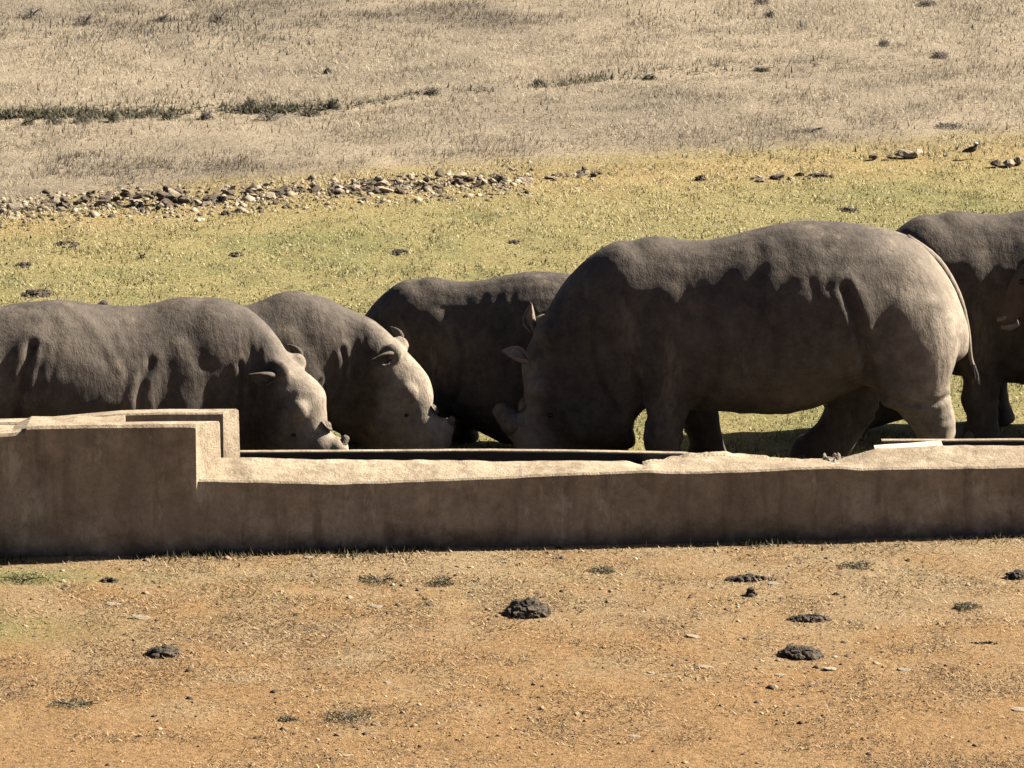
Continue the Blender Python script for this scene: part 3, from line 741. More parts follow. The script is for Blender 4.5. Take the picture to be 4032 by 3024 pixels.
def rhino(label, loc, heading, s, head, legs=(0, 0, 0, 0), rump=0.0, seed=1, ears=None, neck_yaw=0.0, horn=1.0, tail=None, voxel=0.022, belly=0.0, ear_at=None, far_hind=1.0):
    """legs: forward shift of the feet (left fore, right fore, left hind, right hind)"""
    root = empty('rhino', loc, heading, s)
    tag(root, label, 'rhino', 'rhinos at the trough')
    parts = []
    parts.append(loft([superring(x_, zt - (rump * min(1, max(0, (-x_ - 0.1) / 0.6))), zb - belly * max(0.0, 1 - abs(x_ + 0.8) / 1.1), hw) for x_, zt, zb, hw in [tuple(q) for q in densify(TORSO, 2)]]))
    def hring(q, n=26, e=2.35):
        tu, tz, bu, bz, hw = q; cu, cz, au, az_ = (tu + bu) / 2, (tz + bz) / 2, (tu - bu) / 2, (tz - bz) / 2; out = []
        for k in range(n):
            a = 2 * math.pi * k / n; c_, s_ = math.cos(a), math.sin(a)
            m_ = math.copysign(abs(s_) ** (2 / e), s_)
            out.append((cu + au * m_, hw * math.copysign(abs(c_) ** (2 / e), c_), cz + az_ * m_))
        return out
    parts.append(loft([hring(q) for q in densify([(0.02, 1.72, -0.05, 0.62, 0.38)] + list(head), 4)]))
    for leg, dx, sd in ((FORE, legs[0], 1), (FORE, legs[1], -1), (HIND, legs[2], 1), (HIND, legs[3], -1)):
        parts.append(tube(densify([(a_, b_, c_, d_ * (far_hind if (leg is HIND and sd < 0) else 1), e_) for a_, b_, c_, d_, e_ in leg_shift(leg, dx, sd)], 3), 20))
    # lips: a wide square muzzle; brow and jowl bulges
    def blob(c, r):
        bm = bmesh.new(); bmesh.ops.create_icosphere(bm, subdivisions=3, radius=1.0)
        V = [(c[0] + v.co.x * r[0], c[1] + v.co.y * r[1], c[2] + v.co.z * r[2]) for v in bm.verts]; F = [tuple(v.index for v in f.verts) for f in bm.faces]; bm.free()
        return V, F
    T = [Vector((q[0], 0, q[1])) for q in head]; B = [Vector((q[2], 0, q[3])) for q in head]; HW = [q[4] for q in head]
    def hd(i, f=1.0, y=0.0):
        i0 = int(math.floor(i)); i1 = min(i0 + 1, len(head) - 1); g = i - i0
        t_ = T[i0].lerp(T[i1], g); b_ = B[i0].lerp(B[i1], g); w_ = HW[i0] + (HW[i1] - HW[i0]) * g
        p = b_.lerp(t_, f); p.y = y * w_; return p
    def hdir(i):
        nf = (T[i] - B[i]).normalized(); return Vector((nf.z, 0, -nf.x)), nf
    for sd in (1, -1):
        parts.append(blob((-0.06, 0.29 * sd, 1.12), (0.30, 0.155, 0.42)))
        parts.append(blob((-1.70, 0.36 * sd, 1.10), (0.36, 0.16, 0.42)))
        parts.append(blob(hd(4.1, 0.80, 0.80 * sd), (0.10, 0.07, 0.10)))          # brow
        parts.append(blob(hd(3.7, 0.36, 0.72 * sd), (0.19, 0.10, 0.19)))          # cheek
        parts.append(blob(hd(7.3, 0.62, 0.72 * sd), (0.085, 0.065, 0.085)))       # nostril
        parts.append(blob(hd(7.9, 0.36, 0.66 * sd), (0.14, 0.09, 0.125)))         # lip
        parts.append(blob(hd(3.0, 0.95, 0.62 * sd), (0.10, 0.07, 0.10)))          # ear base
    parts.append(blob(hd(6.9, 0.93), (0.115, 0.105, 0.115)))
    me = remesh_union(parts, voxel, 12)
    co = get_co(me); no = get_no(me)
    lat = np.clip(np.abs(co[:, 1]) * 6 - 0.6, 0, 1)
    disp = np.zeros(len(co))
    for poly, dep, wid in FOLDS:
        dd = seg_dist(co[:, 0] + 0.02 * fbm(co * 4 + seed, 2), co[:, 2], poly)
        disp += lat * (-dep * np.exp(-(dd / wid) ** 2) + dep * 0.55 * np.exp(-((dd - 2.3 * wid) / (1.6 * wid)) ** 2))
    mouth = [(hd(8.0, 0.28).x, hd(8.0, 0.28).z), (hd(7.2, 0.30).x, hd(7.2, 0.30).z), (hd(6.2, 0.40).x, hd(6.2, 0.40).z)]
    disp += -0.022 * lat * np.exp(-(seg_dist(co[:, 0], co[:, 2], mouth) / 0.016) ** 2)
    for q_, r_, a_ in ((hd(4.9, 0.66), 0.045, 0.022), (hd(7.5, 0.64), 0.030, 0.030)):
        disp += -a_ * lat * np.exp(-((np.hypot(co[:, 0] - q_.x, co[:, 2] - q_.z)) / r_) ** 2)
    # ribs and slack skin of the flank
    m_r = np.clip(1 - np.abs(co[:, 0] + 0.85) / 0.75, 0, 1) * np.clip((co[:, 2] - 0.95) * 3, 0, 1) * lat
    disp += m_r * 0.006 * np.sin(co[:, 0] * 27 + 14 * fbm(co * 1.5 + seed * 3, 2) + co[:, 2] * 5) * np.clip(0.5 + 1.8 * fbm(co * 1.3 + seed * 7, 2), 0, 1)
    disp += 0.011 * fbm(co * 2.2 + seed * 11.3, 3) + 0.003 * fbm(co * 12 + seed * 5.1, 2)
    neckm = np.clip((co[:, 0] - 0.25) * 3, 0, 1) * np.clip((co[:, 2] - 0.5) * 2, 0, 1)
    disp += neckm * lat * 0.0015 * np.sin(co[:, 0] * 55 + co[:, 2] * 9 + 4 * fbm(co * 3 + seed, 2))
    legm = np.clip((0.62 - co[:, 2]) * 6, 0, 1) * np.clip((co[:, 2] - 0.10) * 10, 0, 1) * (np.abs(co[:, 1]) > 0.12) * ((co[:, 0] < 0.25))
    disp += legm * (0.007 * np.sin(co[:, 2] * 62 + 7 * fbm(co * 5 + seed, 2)) * np.clip(0.4 + 1.6 * fbm(co * 4 + seed * 9, 2), 0, 1) + 0.010 * fbm(co * 7 + seed * 2, 2))
    disp *= np.clip(co[:, 2] * 5, 0.15, 1)
    co = co + no * disp[:, None]
    if neck_yaw:
        f = np.clip((co[:, 0] - 0.45) / 0.55, 0, 1); a = neck_yaw * f * f * (3 - 2 * f)
        x0 = co[:, 0] - 0.45; co[:, 0] = np.where(f > 0, 0.45 + x0 * np.cos(a) - co[:, 1] * np.sin(a), co[:, 0]); co[:, 1] = np.where(f > 0, x0 * np.sin(a) + co[:, 1] * np.cos(a), co[:, 1])
    co[:, 2] = np.maximum(co[:, 2], -0.005)
    me.vertices.foreach_set('co', co.astype(np.float32).ravel()); me.update(); smooth(me)
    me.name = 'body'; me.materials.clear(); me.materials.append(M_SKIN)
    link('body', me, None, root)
    def yawp(p):
        if not neck_yaw: return Vector(p)
        f = min(1.0, max(0, (p[0] - 0.45) / 0.55)); a = neck_yaw * f * f * (3 - 2 * f); x0 = p[0] - 0.45
        return Vector((0.45 + x0 * math.cos(a) - p[1] * math.sin(a), x0 * math.sin(a) + p[1] * math.cos(a), p[2]))
    t, nf = hdir(3)
    for sd in (1, -1):
        e = link('ear', EAR_P if seed == 3 else EAR, None, root)
        e.location = yawp(hd(*(ear_at or {}).get(sd, (3.0, 0.95)), 0.66 * sd))
        dirv, opn, sc_ = (ears or {}).get(sd, ((-0.55, 0.55, 0.35), (0, 1, 0), 1.0))
        z_ = (t * dirv[0] + Vector((0, sd, 0)) * dirv[1] + nf * dirv[2]).normalized()
        yv = (t * opn[0] + Vector((0, sd, 0)) * opn[1] + nf * opn[2]); yv = (yv - z_ * yv.dot(z_)).normalized(); xv = yv.cross(z_)
        e.rotation_euler = Matrix((xv, yv, z_)).transposed().to_euler()
        e.scale = (sc_, sc_, sc_)
        ey = link('eye', EYE, None, root); ey.location = yawp(hd(4.9, 0.66, 0.93 * sd))
    t, nf = hdir(7)
    h1 = link('front_horn_stump', HORN, None, root); h1.location = yawp(hd(6.9, 1.0) + nf * 0.03); h1.rotation_euler = (nf - t * 0.2).to_track_quat('Z', 'Y').to_euler(); h1.scale = (horn, horn, horn)
    t, nf = hdir(6)
    h2 = link('rear_horn_stump', HORN2, None, root); h2.location = yawp(hd(5.7, 0.98)); h2.rotation_euler = nf.to_track_quat('Z', 'Y').to_euler()
    for (fx, fy), dx in (((0.02, 0.305), legs[0]), ((0.02, -0.305), legs[1]), ((-1.975, 0.32), legs[2]), ((-1.975, -0.32), legs[3])):
        for a in (-0.75, 0, 0.75):
            nl = link('toenail', NAIL, None, root); nl.location = (fx + dx + 0.150 * math.cos(a), fy + 0.145 * math.sin(a), 0.045); nl.rotation_euler = (0, -0.25, a)
    tp = tail or [(-1.82, 0, 1.77), (-2.05, 0, 1.61), (-2.21, 0.02, 1.36), (-2.285, 0.03, 1.10), (-2.315, 0.03, 0.88), (-2.36, 0.03, 0.76)]
    P = [Vector(p) for p in tp]; path = [(*p, r_, r_) for p, r_ in zip(P, (0.045, 0.036, 0.027, 0.020, 0.016, 0.014))]
    V, F = tube(densify(path, 4), 10); tm = mesh_np('tail', np.array(V), F); smooth(tm)
    tl = link('tail', tm, M_SKIN, root)
    V = []; F = []
    r = np.random.default_rng(seed)
    for k in range(60):
        a = r.uniform(0, 6.28); q = P[-1] + (P[-2] - P[-1]) * r.uniform(0, 0.7) + Vector((math.cos(a), math.sin(a), 0)) * 0.016
        e = q + Vector((math.cos(a) * 0.02, math.sin(a) * 0.02, -r.uniform(0.05, 0.12))); w = Vector((math.sin(a), -math.cos(a), 0)) * 0.006
        i = len(V); V += [q + w, q - w, e]; F.append((i, i + 1, i + 2))
    link('tail_hair', mesh_np('tail_hair', [tuple(v) for v in V], F), M_TUFT, tl)
    return root

def place(px, Y, s, heading, u=0.07):
    X = at(px, 1500, Y).x
    return (X - math.cos(heading) * u * s, Y - math.sin(heading) * u * s, 0.0)
HEAD_DOWN = [(0.30, 1.76, 0.10, 0.50, 0.40), (0.52, 1.64, 0.20, 0.36, 0.37), (0.73, 1.42, 0.17, 0.24, 0.33), (0.90, 1.12, 0.20, 0.18, 0.285), (1.03, 0.85, 0.35, 0.16, 0.25), (1.015, 0.64, 0.44, 0.11, 0.205), (1.02, 0.49, 0.55, 0.08, 0.175), (1.09, 0.35, 0.66, 0.05, 0.172), (1.08, 0.19, 0.77, 0.03, 0.172), (1.00, 0.08, 0.88, 0.02, 0.12)]
HEAD_FWD = [(0.300, 1.780, 0.120, 0.500, 0.400), (0.600, 1.680, 0.340, 0.400, 0.360), (0.850, 1.470, 0.440, 0.340, 0.320), (1.039, 1.240, 0.520, 0.300, 0.285), (1.327, 1.020, 0.620, 0.260, 0.250), (1.360, 0.830, 0.760, 0.180, 0.210), (1.390, 0.660, 0.926, 0.120, 0.180), (1.523, 0.500, 1.077, 0.060, 0.175), (1.551, 0.340, 1.178, 0.020, 0.175), (1.468, 0.200, 1.304, 0.010, 0.130)]
HEAD_EXT = [(0.300, 1.740, 0.120, 0.500, 0.400), (0.660, 1.570, 0.360, 0.380, 0.360), (0.918, 1.450, 0.480, 0.320, 0.320), (1.142, 1.250, 0.580, 0.260, 0.290), (1.412, 0.970, 0.700, 0.200, 0.250), (1.488, 0.770, 0.847, 0.140, 0.210), (1.505, 0.570, 1.036, 0.090, 0.180), (1.632, 0.410, 1.201, 0.050, 0.175), (1.681, 0.270, 1.296, 0.020, 0.175), (1.602, 0.140, 1.390, 0.010, 0.130)]
h4 = R(180)
rhino('largest rhino, seen side-on facing left with its head hanging down to the trough', place(2560, 2.40, 1.0, h4), h4, 1.0, HEAD_DOWN, legs=(-0.03, -0.40, 0.0, 0.78), seed=3, ear_at={1: (3.85, 0.97), -1: (3.3, 0.98)}, horn=1.0, far_hind=1.3,
      ears={1: ((0.40, 0.30, 0.88), (-0.8, 0.35, 0.2), 0.85), -1: ((-0.50, 0.15, 0.88), (0.75, -0.5, 0.4), 0.85)})
h1_ = R(10)
rhino('leftmost rhino facing right behind the raised tank, hindquarters out of the picture', place(740, 1.70, 0.825, h1_), h1_, 0.825, HEAD_FWD, legs=(0.05, -0.1, 0.1, -0.1), rump=0.10, seed=8, horn=0.5, neck_yaw=-0.55,
      ear_at={-1: (2.95, 0.90), 1: (3.1, 0.97)},
      ears={-1: ((-0.93, 0.30, -0.38), (0.3, 0.8, -0.6), 1.0), 1: ((-0.75, 0.5, 0.35), (0.6, 0.3, 0.6), 0.8)})
h2_ = R(13)
rhino('rhino facing right, second from the left, its neck showing above the leftmost rhino', place(1161, 2.62, 0.745, h2_), h2_, 0.745, HEAD_EXT, legs=(0.42, 0.25, 0.0, 0.1), rump=0.22, seed=14, horn=0.6, neck_yaw=-0.42,
      ears={-1: ((-0.7, 0.5, -0.5), (0.4, 0.9, -0.3), 1.0), 1: ((-0.6, 0.6, 0.45), (0.6, 0.3, 0.6), 0.85)})
h3_ = R(168)
rhino('dark rhino in the middle behind the lowered head of the largest rhino', place(1695, 3.25, 0.73, h3_), h3_, 0.73, HEAD_DOWN, legs=(0.0, -0.25, 0.05, 0.3), seed=21, belly=0.42)
h5_ = R(183)
rhino('rhino at the right edge, partly hidden behind the rump of the largest rhino', place(3745, 3.70, 0.965, h5_), h5_, 0.965, HEAD_DOWN, legs=(-0.16, -0.36, 0.0, 0.3), seed=33, belly=0.12)

# ------------------------------------------------------------------ the other animal at the right edge
M_HIDE = simple('brown_hide', (0.028, 0.020, 0.015), (0.075, 0.052, 0.038), 7, 0.8, 0.3, 0.006)
M_LIPS = simple('pale_lips', (0.085, 0.068, 0.053), (0.17, 0.138, 0.108), 16, 0.7, 0.3, 0.004)
def hoofed():
    Y = 2.95
    root = empty('hoofed_animal', (at(4060, 1500, Y).x, Y, 0), R(-4))
    tag(root, 'brown-grey hoofed animal with pale lips, only its head peering in at the right edge', 'animal')
    o = Vector(root.location)
    def L(px, py, y=0.0, ra=0.1, rb=0.1):
        p = at(px, py, Y) - o; return (p.x, y, p.z, ra, rb)
    head = [L(4150, 1075, 0, 0.15, 0.13), L(4085, 1092, 0, 0.145, 0.120), L(4035, 1135, 0, 0.125, 0.100), L(4000, 1185, 0, 0.095, 0.078), L(3975, 1235, 0, 0.078, 0.068), L(3962, 1268, 0, 0.070, 0.066), L(3956, 1284, 0, 0.04, 0.045)]
    parts = [tube(densify(head, 3), 18),
             tube(densify([L(4110, 1085, 0, 0.15, 0.11), L(4200, 1120, 0, 0.18, 0.12), L(4330, 1160, 0, 0.25, 0.16), L(4480, 1190, 0, 0.32, 0.22)], 3), 18)]
    tor = [(-0.10, 1.28, 0.72, 0.14), (0.0, 1.42, 0.62, 0.22), (0.25, 1.46, 0.58, 0.26), (0.6, 1.42, 0.56, 0.29), (0.95, 1.42, 0.60, 0.29), (1.25, 1.42, 0.68, 0.26), (1.45, 1.34, 0.78, 0.19), (1.53, 1.2, 0.9, 0.1)]
    parts.append(loft([superring(a + 0.75, b, c, d_) for a, b, c, d_ in tor]))
    for lx, back in ((0.87, False), (2.05, True)):
        for sd in (1, -1):
            k = 0.06 if back else 0.0
            parts.append(tube(densify([(lx, 0.13 * sd, 1.0, 0.19, 0.10), (lx, 0.15 * sd, 0.72, 0.12, 0.08), (lx + k * 1.6, 0.15 * sd, 0.48, 0.062, 0.055), (lx + k, 0.15 * sd, 0.25, 0.042, 0.040), (lx, 0.15 * sd, 0.10, 0.046, 0.044), (lx - 0.03, 0.15 * sd, 0.0, 0.058, 0.052)], 3), 14))
    me = remesh_union(parts, 0.017, 5); me.materials.clear(); me.materials.append(M_HIDE); smooth(me)
    link('body', me, None, root)
    # lips: two soft pale folds under the muzzle
    for a, b, w in (((3925, 1262), (3972, 1236), 0.026), ((3942, 1288), (4010, 1272), 0.036)):
        pa, pb = L(*a), L(*b); mid = tuple((np.array(pa[:3]) + np.array(pb[:3])) / 2 + np.array([0, 0, -0.006]))
        V, F = tube(densify([(*pa[:3], w * 0.45, 0.04), (*mid, w, 0.075), (*pb[:3], w * 0.6, 0.06)], 4), 12)
        mm = mesh_np('lip', np.array(V), F); smooth(mm); link('lip', mm, M_LIPS, root)
    for sd in (1, -1):
        e = link('eye', EYE, None, root); q = L(4022, 1100); e.location = (q[0], -0.098 * sd, q[2]); e.scale = (1.3, 1.3, 1.3)
        r_ = link('ear', EAR, None, root); q = L(4110, 1050); r_.location = (q[0], -0.09 * sd, q[2]); r_.rotation_euler = (R(62) * sd, R(25), 0); r_.scale = (0.8, 0.8, 0.8)
    return root
hoofed()

# ------------------------------------------------------------------ small bird on the golden edge
M_BIRD = simple('bird_dark', (0.015, 0.012, 0.011), (0.05, 0.04, 0.035), 40, 0.7, 0.2, 0.002)
M_WHITE = simple('bird_white', (0.35, 0.33, 0.30), (0.5, 0.48, 0.44), 30, 0.7, 0.1, 0.002)
def bird():
    root = empty('bird', (0, 0, 0)); put(root, 3822, 628); tag(root, 'small dark bird with a white crown standing on the golden grass at right', 'bird')
    V, F = tube(densify([(-0.085, 0, 0.075, 0.006, 0.010), (-0.045, 0, 0.088, 0.020, 0.022), (0.0, 0, 0.097, 0.030, 0.030), (0.030, 0, 0.108, 0.027, 0.026), (0.045, 0, 0.130, 0.016, 0.015), (0.050, 0, 0.150, 0.018, 0.017), (0.052, 0, 0.162, 0.006, 0.006)], 3), 12)
    m_ = mesh_np('body', np.array(V), F); smooth(m_); link('body', m_, M_BIRD, root)
    c_ = link('crown', ball_mesh('crown', (0.021, 0.017, 0.012)), M_WHITE, root); c_.location = (0.050, 0, 0.158)
    V, F = tube([(0.062, 0, 0.151, 0.006, 0.005), (0.092, 0, 0.147, 0.001, 0.001)], 8); link('beak', mesh_np('beak', np.array(V), F), M_BIRD, root)
    for sd in (1, -1):
        V, F = tube([(0.0, 0.012 * sd, 0.075, 0.005, 0.005), (0.006, 0.012 * sd, 0.035, 0.003, 0.003), (0.0, 0.012 * sd, 0.0, 0.003, 0.003), (0.022, 0.012 * sd, 0.002, 0.003, 0.004)], 6); link('leg', mesh_np('leg', np.array(V), F), M_BIRD, root)
    return root
bird()

# ------------------------------------------------------------------ low shrubs and tufts
def shrub(name, px, py, w, h, seed, label, cat='shrub', pal=((0.030, 0.030, 0.018), (0.075, 0.070, 0.042), (0.14, 0.12, 0.08)), nleaf=750, leaf=(0.008, 0.024)):
    r = np.random.default_rng(seed)
    root = empty(name, (0, 0, 0)); put(root, px, py); tag(root, label, cat)
    a = r.uniform(0, 6.283, nleaf); q = np.sqrt(r.random(nleaf)); k = r.random(nleaf)
    lump = 0.65 + 0.5 * fbm(np.stack([np.cos(a) * 1.5 + seed, np.sin(a) * 1.5, k], 1), 2)
    P = np.stack([np.cos(a) * q * w * 0.5 * lump, np.sin(a) * q * w * 0.38 * lump, h * np.sqrt(np.clip(1 - q ** 2, 0.03, 1)) * (0.15 + 0.85 * k) * lump], 1)
    L_ = r.uniform(*leaf, nleaf) * 0.8; d1 = r.standard_normal((nleaf, 3)); d1[:, 2] = np.abs(d1[:, 2]) * 0.7; d1 /= np.linalg.norm(d1, axis=1)[:, None]
    d2 = np.cross(d1, r.standard_normal((nleaf, 3))); d2 /= np.linalg.norm(d2, axis=1)[:, None]
    V = np.stack([P - d2 * L_[:, None] * 0.28, P + d2 * L_[:, None] * 0.28, P + d1 * L_[:, None]], 1).reshape(-1, 3)
    me = mesh_np('foliage', V, np.arange(3 * nleaf).reshape(-1, 3))
    ta_ = me.color_attributes.new('tint', 'FLOAT_COLOR', 'POINT'); c_ = np.ones((3 * nleaf, 4), dtype=np.float32)
    t_ = r.random(nleaf); S = np.array(pal); c_[:, :3] = np.repeat(np.stack([np.interp(t_, np.linspace(0, 1, len(S)), S[:, i]) for i in range(3)], 1), 3, 0); ta_.data.foreach_set('color', c_.ravel())
    fo = link('foliage', me, M_SHRUB, root); fo['kind'] = 'stuff'
    V = []; F = []; o = 0
    for k in range(5):
        b = r.uniform(0, 6.28); e = (math.cos(b) * w * 0.3, math.sin(b) * w * 0.22, h * r.uniform(0.5, 0.85))
        v, f = tube([(0, 0, -0.01, 0.008, 0.008), (e[0] * 0.4, e[1] * 0.4, e[2] * 0.55, 0.005, 0.005), (*e, 0.002, 0.002)], 6)
        V += v; F += [tuple(i + o for i in q_) for q_ in f]; o += len(v)
    link('stem', mesh_np('stem', np.array(V), F), M_DUNG, root)
    return root
SHR = [(110, 462, 0.22, 0.10, 'dark low bush at the left end of the shaded bank'), (215, 455, 0.30, 0.11, 'wide grey-green bush on the bank near its left end'), (330, 450, 0.30, 0.14, 'dense dark bush on the bank, left of the round one'),
       (448, 445, 0.20, 0.19, 'round grey-green bush standing up from the bank at left'), (560, 462, 0.30, 0.07, 'flat dark bush lying along the bank'), (665, 452, 0.22, 0.15, 'dark bush with an upright stalk on the bank'),
       (810, 440, 0.22, 0.12, 'small grey bush above the middle of the bank'), (990, 415, 0.22, 0.13, 'grey twiggy bush on the slope above the bank'), (1060, 440, 0.34, 0.16, 'larger grey twiggy bush at the right part of the bank'),
       (1225, 440, 0.30, 0.08, 'flat dark bush at the right end of the bank'), (1310, 410, 0.20, 0.15, 'dark round bush just beyond the right end of the bank'), (1700, 370, 0.26, 0.10, 'dark tuft on the slope above the middle rhinos'),
       (2120, 335, 0.16, 0.08, 'small dark tuft at the left end of the upper track'), (2560, 312, 0.22, 0.07, 'flat dark tuft along the upper track'), (3000, 262, 0.26, 0.06, 'low dark tuft at the right part of the upper track'),
       (860, 85, 0.34, 0.18, 'blue-grey bush near the top left of the slope'), (640, 85, 0.26, 0.13, 'small grey bush left of the blue-grey one near the top'), (120, 70, 0.40, 0.18, 'grey bush at the top left corner'), (330, 95, 0.34, 0.16, 'grey bush between the corner and the small one at top left'),
       (3000, 15, 0.30, 0.12, 'dark bush at the top edge right of centre'), (3030, 70, 0.18, 0.12, 'small bluish bush below the top edge right of centre'), (3480, 180, 0.18, 0.10, 'lone small bush on the slope at upper right'), (3700, 225, 0.24, 0.09, 'low grey bush on the slope at right'),
       (3650, 22, 0.30, 0.10, 'grey bush at the top right'), (3190, 520, 0.46, 0.07, 'wide flat greyish bush on the dry grass above the largest rhino'), (3740, 500, 0.40, 0.06, 'flat greyish bush on the dry grass at right'), (1290, 290, 0.10, 0.10, 'tiny dark bush alone on the open slope left of centre')]
for k, (px, py, w, h, lab) in enumerate(SHR):
    grey_ = k >= 15 or k in (6, 7, 8)
    shrub('shrub', px, py, w, h, 300 + k, lab, pal=((0.07, 0.064, 0.056), (0.14, 0.125, 0.105), (0.22, 0.19, 0.15)) if grey_ else ((0.03, 0.03, 0.02), (0.085, 0.082, 0.055), (0.17, 0.15, 0.10)))
TUF = [(1500, 2290, 0.46, 0.06, 'low grey-green grass hummock in front of the low trough wall'), (1740, 2300, 0.26, 0.07, 'grey hummock right of the larger one in front of the trough'), (1360, 2830, 0.44, 0.045, 'line of dark stubby grass low in the picture left of centre'), (1130, 2835, 0.16, 0.03, 'thin dark grass tuft left of the stubby line'),
       (90, 2285, 0.55, 0.05, 'dark green grass patch at the left edge below the tank'), (300, 2775, 0.50, 0.03, 'grey flattened stalks low at the left'), (2380, 2250, 0.30, 0.04, 'brown-grey tuft in front of the trough right of centre'), (3370, 2230, 0.36, 0.04, 'grey-green tuft in front of the trough at right'), (3800, 2390, 0.30, 0.03, 'faint grey tuft on bare soil at right')]
for k, (px, py, w, h, lab) in enumerate(TUF):
    shrub('grass_tuft', px, py, w, h, 400 + k, lab, 'grass tuft', pal=((0.04, 0.045, 0.018), (0.10, 0.105, 0.038), (0.20, 0.18, 0.08)) if k == 4 else ((0.05, 0.044, 0.028), (0.13, 0.11, 0.065), (0.22, 0.18, 0.105)), nleaf=620, leaf=(0.008, 0.024))

# dark scrubby growth along the shaded bank and in grey patches of the slope
xs_, ys_ = sample(90000, 15.0, 27.5)
db = ys_ - bank_l(xs_)
gz = fbm2(xs_, ys_, 0.55, 31.0, 3)
pb = np.exp(-((db - 0.05) / 0.20) ** 2) * np.clip(bank_amp(xs_) * 11.0, 0, 1) * np.clip(0.7 + 1.2 * fbm2(xs_, ys_, 1.4, 41.0, 2), 0, 1) * 0.9
pg = 0.8 * np.exp(-(((xs_ + 3.7) / 1.5) ** 2 + ((ys_ - 24.0) / 1.6) ** 2)) * np.clip(0.4 + 2.2 * gz, 0, 1) + 0.13 * np.clip(gz * 2.4 - 0.15, 0, 1)
kp = rng.random(len(xs_)) < np.clip(pb + pg, 0, 1)
xs_, ys_, pb = xs_[kp], ys_[kp], pb[kp]; n = len(xs_)
c = ramp_cols(rng.random(n), [(0.07, 0.068, 0.05), (0.19, 0.175, 0.135), (0.36, 0.32, 0.25)])
blades('scrub_growth', np.stack([xs_, ys_, ground_h(xs_, ys_) - 0.004], 1), rng.uniform(0.03, 0.10, n), rng.uniform(0.010, 0.022, n), rng.uniform(0, 6.283, n), np.abs(rng.normal(0.6, 0.35, n)), c, M_GRASS, 'grey-green scrubby growth along the bank and in patches of the dry slope', 'scrub')

# dense dark growth right on the bank edge
xb = np.concatenate([rng.uniform(-5.2, -1.75, 3600), rng.uniform(-1.75, -0.2, 350), rng.uniform(0.2, 3.6, 900)])
yb_ = bank_l(xb) + rng.normal(0.0, 0.06, len(xb)) + 0.25 * fbm2(xb, xb * 0, 1.1, 91.0, 2); kp = rng.random(len(xb)) < np.clip(0.62 + 2.0 * fbm2(xb, yb_ * 0 + 1, 1.6, 51.0, 2), 0.05, 1)
xb, yb_ = xb[kp], yb_[kp]; n = len(xb)
c = ramp_cols(rng.random(n), [(0.07, 0.068, 0.045), (0.22, 0.205, 0.13), (0.50, 0.44, 0.30)])
blades('bank_growth', np.stack([xb, yb_, ground_h(xb, yb_) - 0.004], 1), rng.uniform(0.03, 0.09, n), rng.uniform(0.012, 0.03, n), rng.uniform(0, 6.283, n), np.abs(rng.normal(0.7, 0.35, n)), c, M_GRASS, 'line of dark grey-green growth along the low bank on the dry slope', 'scrub')
# weeds and dirt along the foot of the trough
xf = rng.uniform(-4.6, 4.6, 5200); yf = yb(xf) - np.abs(rng.normal(0.0, 0.11, len(xf))) - 0.005
kp = rng.random(len(xf)) < np.clip(0.35 + 1.8 * fbm2(xf, yf * 0 + 3, 1.3, 61.0, 3), 0.03, 1); xf, yf = xf[kp], yf[kp]; n = len(xf)
c = ramp_cols(rng.random(n), [(0.04, 0.04, 0.02), (0.13, 0.115, 0.06), (0.40, 0.33, 0.18)])
blades('foot_weeds', np.stack([xf, yf, ground_h(xf, yf) - 0.003], 1), rng.uniform(0.02, 0.075, n), rng.uniform(0.008, 0.02, n), rng.uniform(0, 6.283, n), np.abs(rng.normal(0.7, 0.4, n)), c, M_GRASS, 'small dark weeds growing along the foot of the trough wall', 'weeds')
# clumps in the turf that throw their own small shadows
x, y = sample(120000, 1.3, 16.5)
d = y - dry_line(x); cl = fbm2(x, y, 4.2, 71.0, 2); keep = (d < 0.2) & (cl > 0.22) & (rng.random(len(x)) < 0.8)
x, y, cl = x[keep], y[keep], cl[keep]; n = len(x)
c = ramp_cols(np.clip(rng.random(n) * 0.8 + 0.3 * fbm2(x, y, 0.8, 5.5, 3), 0, 1), [(0.10, 0.10, 0.045), (0.26, 0.25, 0.09), (0.55, 0.50, 0.20), (0.82, 0.68, 0.34)])
blades('turf_clumps', np.stack([x, y, ground_h(x, y) - 0.003], 1), rng.uniform(0.02, 0.055, n), rng.uniform(0.007, 0.015, n), rng.uniform(0, 6.283, n), np.abs(rng.normal(0.5, 0.35, n)), c, M_GRASS, 'slightly taller clumps of grass in the cropped turf', 'grass')
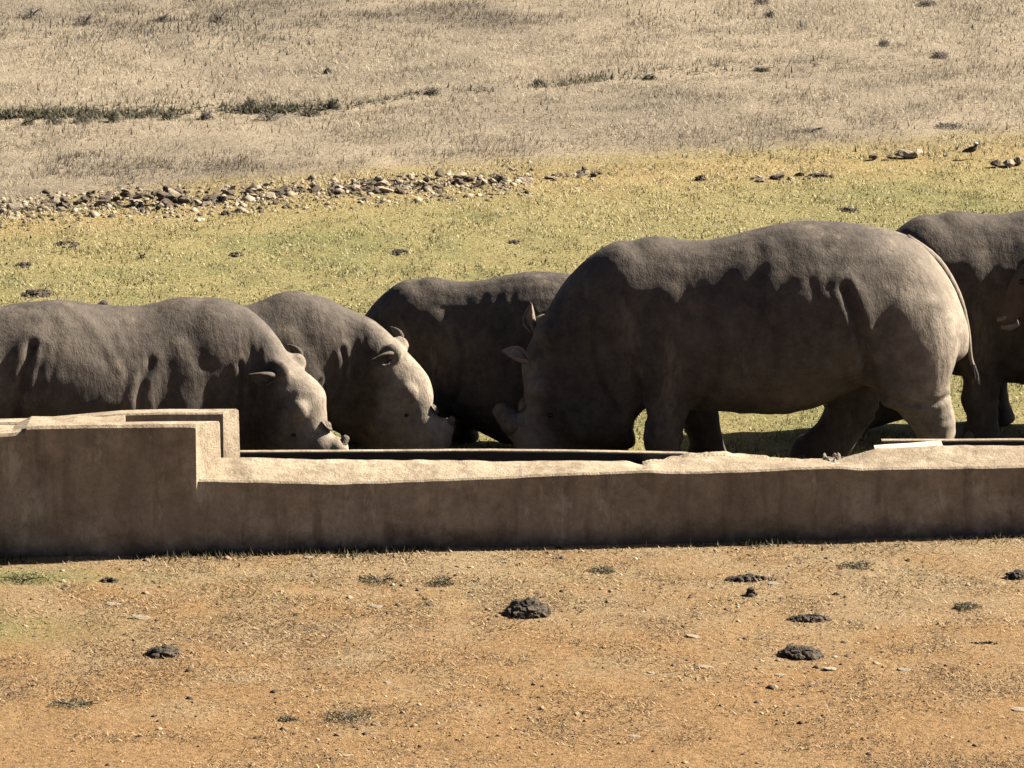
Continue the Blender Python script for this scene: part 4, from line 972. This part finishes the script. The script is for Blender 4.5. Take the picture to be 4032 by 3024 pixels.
# crumbs of soil, dung and stone too small to count
def crumbs(name, X, Y_, S, cols, label):
    base = np.array([(1, 0, -0.2), (-0.5, 0.87, -0.2), (-0.5, -0.87, -0.2), (0.1, 0.05, 0.75), (-0.6, 0.1, 0.35)])
    tri = np.array([(0, 1, 3), (1, 4, 3), (1, 2, 4), (2, 3, 4), (2, 0, 3), (0, 2, 1)])
    n = len(X); a = rng.uniform(0, 6.283, n); ca, sa = np.cos(a), np.sin(a)
    B = base[None] * (S[:, None, None] * rng.uniform(0.6, 1.4, (n, 5, 1))) * np.array([1.25, 1.0, 0.75])
    V = np.stack([B[..., 0] * ca[:, None] - B[..., 1] * sa[:, None], B[..., 0] * sa[:, None] + B[..., 1] * ca[:, None], B[..., 2]], -1)
    V += np.stack([X, Y_, ground_h(X, Y_)], 1)[:, None]
    F = (tri[None] + (np.arange(n) * 5)[:, None, None]).reshape(-1, 3)
    me = mesh_np(name, V.reshape(-1, 3), F)
    ta_ = me.color_attributes.new('tint', 'FLOAT_COLOR', 'POINT'); c_ = np.ones((5 * n, 4), dtype=np.float32); c_[:, :3] = np.repeat(cols, 5, 0); ta_.data.foreach_set('color', c_.ravel())
    o = link(name, me, M_STRAW); o['kind'] = 'stuff'; o['label'] = label; o['category'] = 'crumbs'
x, y = sample(11000, -6.4, 0.9); nn = fbm2(x, y, 1.1, 81.0, 3); kp = ~in_trough(x, y) & (rng.random(len(x)) < np.clip(0.28 + 1.5 * nn + (y + 2.5) * 0.06, 0.03, 1)); x, y = x[kp], y[kp]; n = len(x)
t = rng.random(n); cc = ramp_cols(t, [(0.05, 0.04, 0.03), (0.12, 0.085, 0.055), (0.30, 0.20, 0.11), (0.45, 0.32, 0.19), (0.72, 0.56, 0.38)])
crumbs('soil_crumbs', x, y, rng.gamma(2.0, 0.0040, n) + 0.004, cc, 'crumbs of soil, dung and grit strewn over the bare ground')
x = rng.uniform(-4.9, 0.2, 2600); y = np.array([gnd(2016 + q / 7.2 * 4032 * 0.78, interp(2016 + q / 7.2 * 4032 * 0.78, [(0, 835), (360, 806), (850, 796), (1200, 760), (1600, 742), (2060, 708)])).y for q in x]) + rng.normal(0, 0.38, len(x))
crumbs('rubble_crumbs', x, y, rng.gamma(2.0, 0.008, len(x)) + 0.006, ramp_cols(rng.random(len(x)), [(0.06, 0.048, 0.035), (0.2, 0.15, 0.1), (0.42, 0.33, 0.22), (0.7, 0.58, 0.42)]), 'small broken bits strewn among the rubble row')
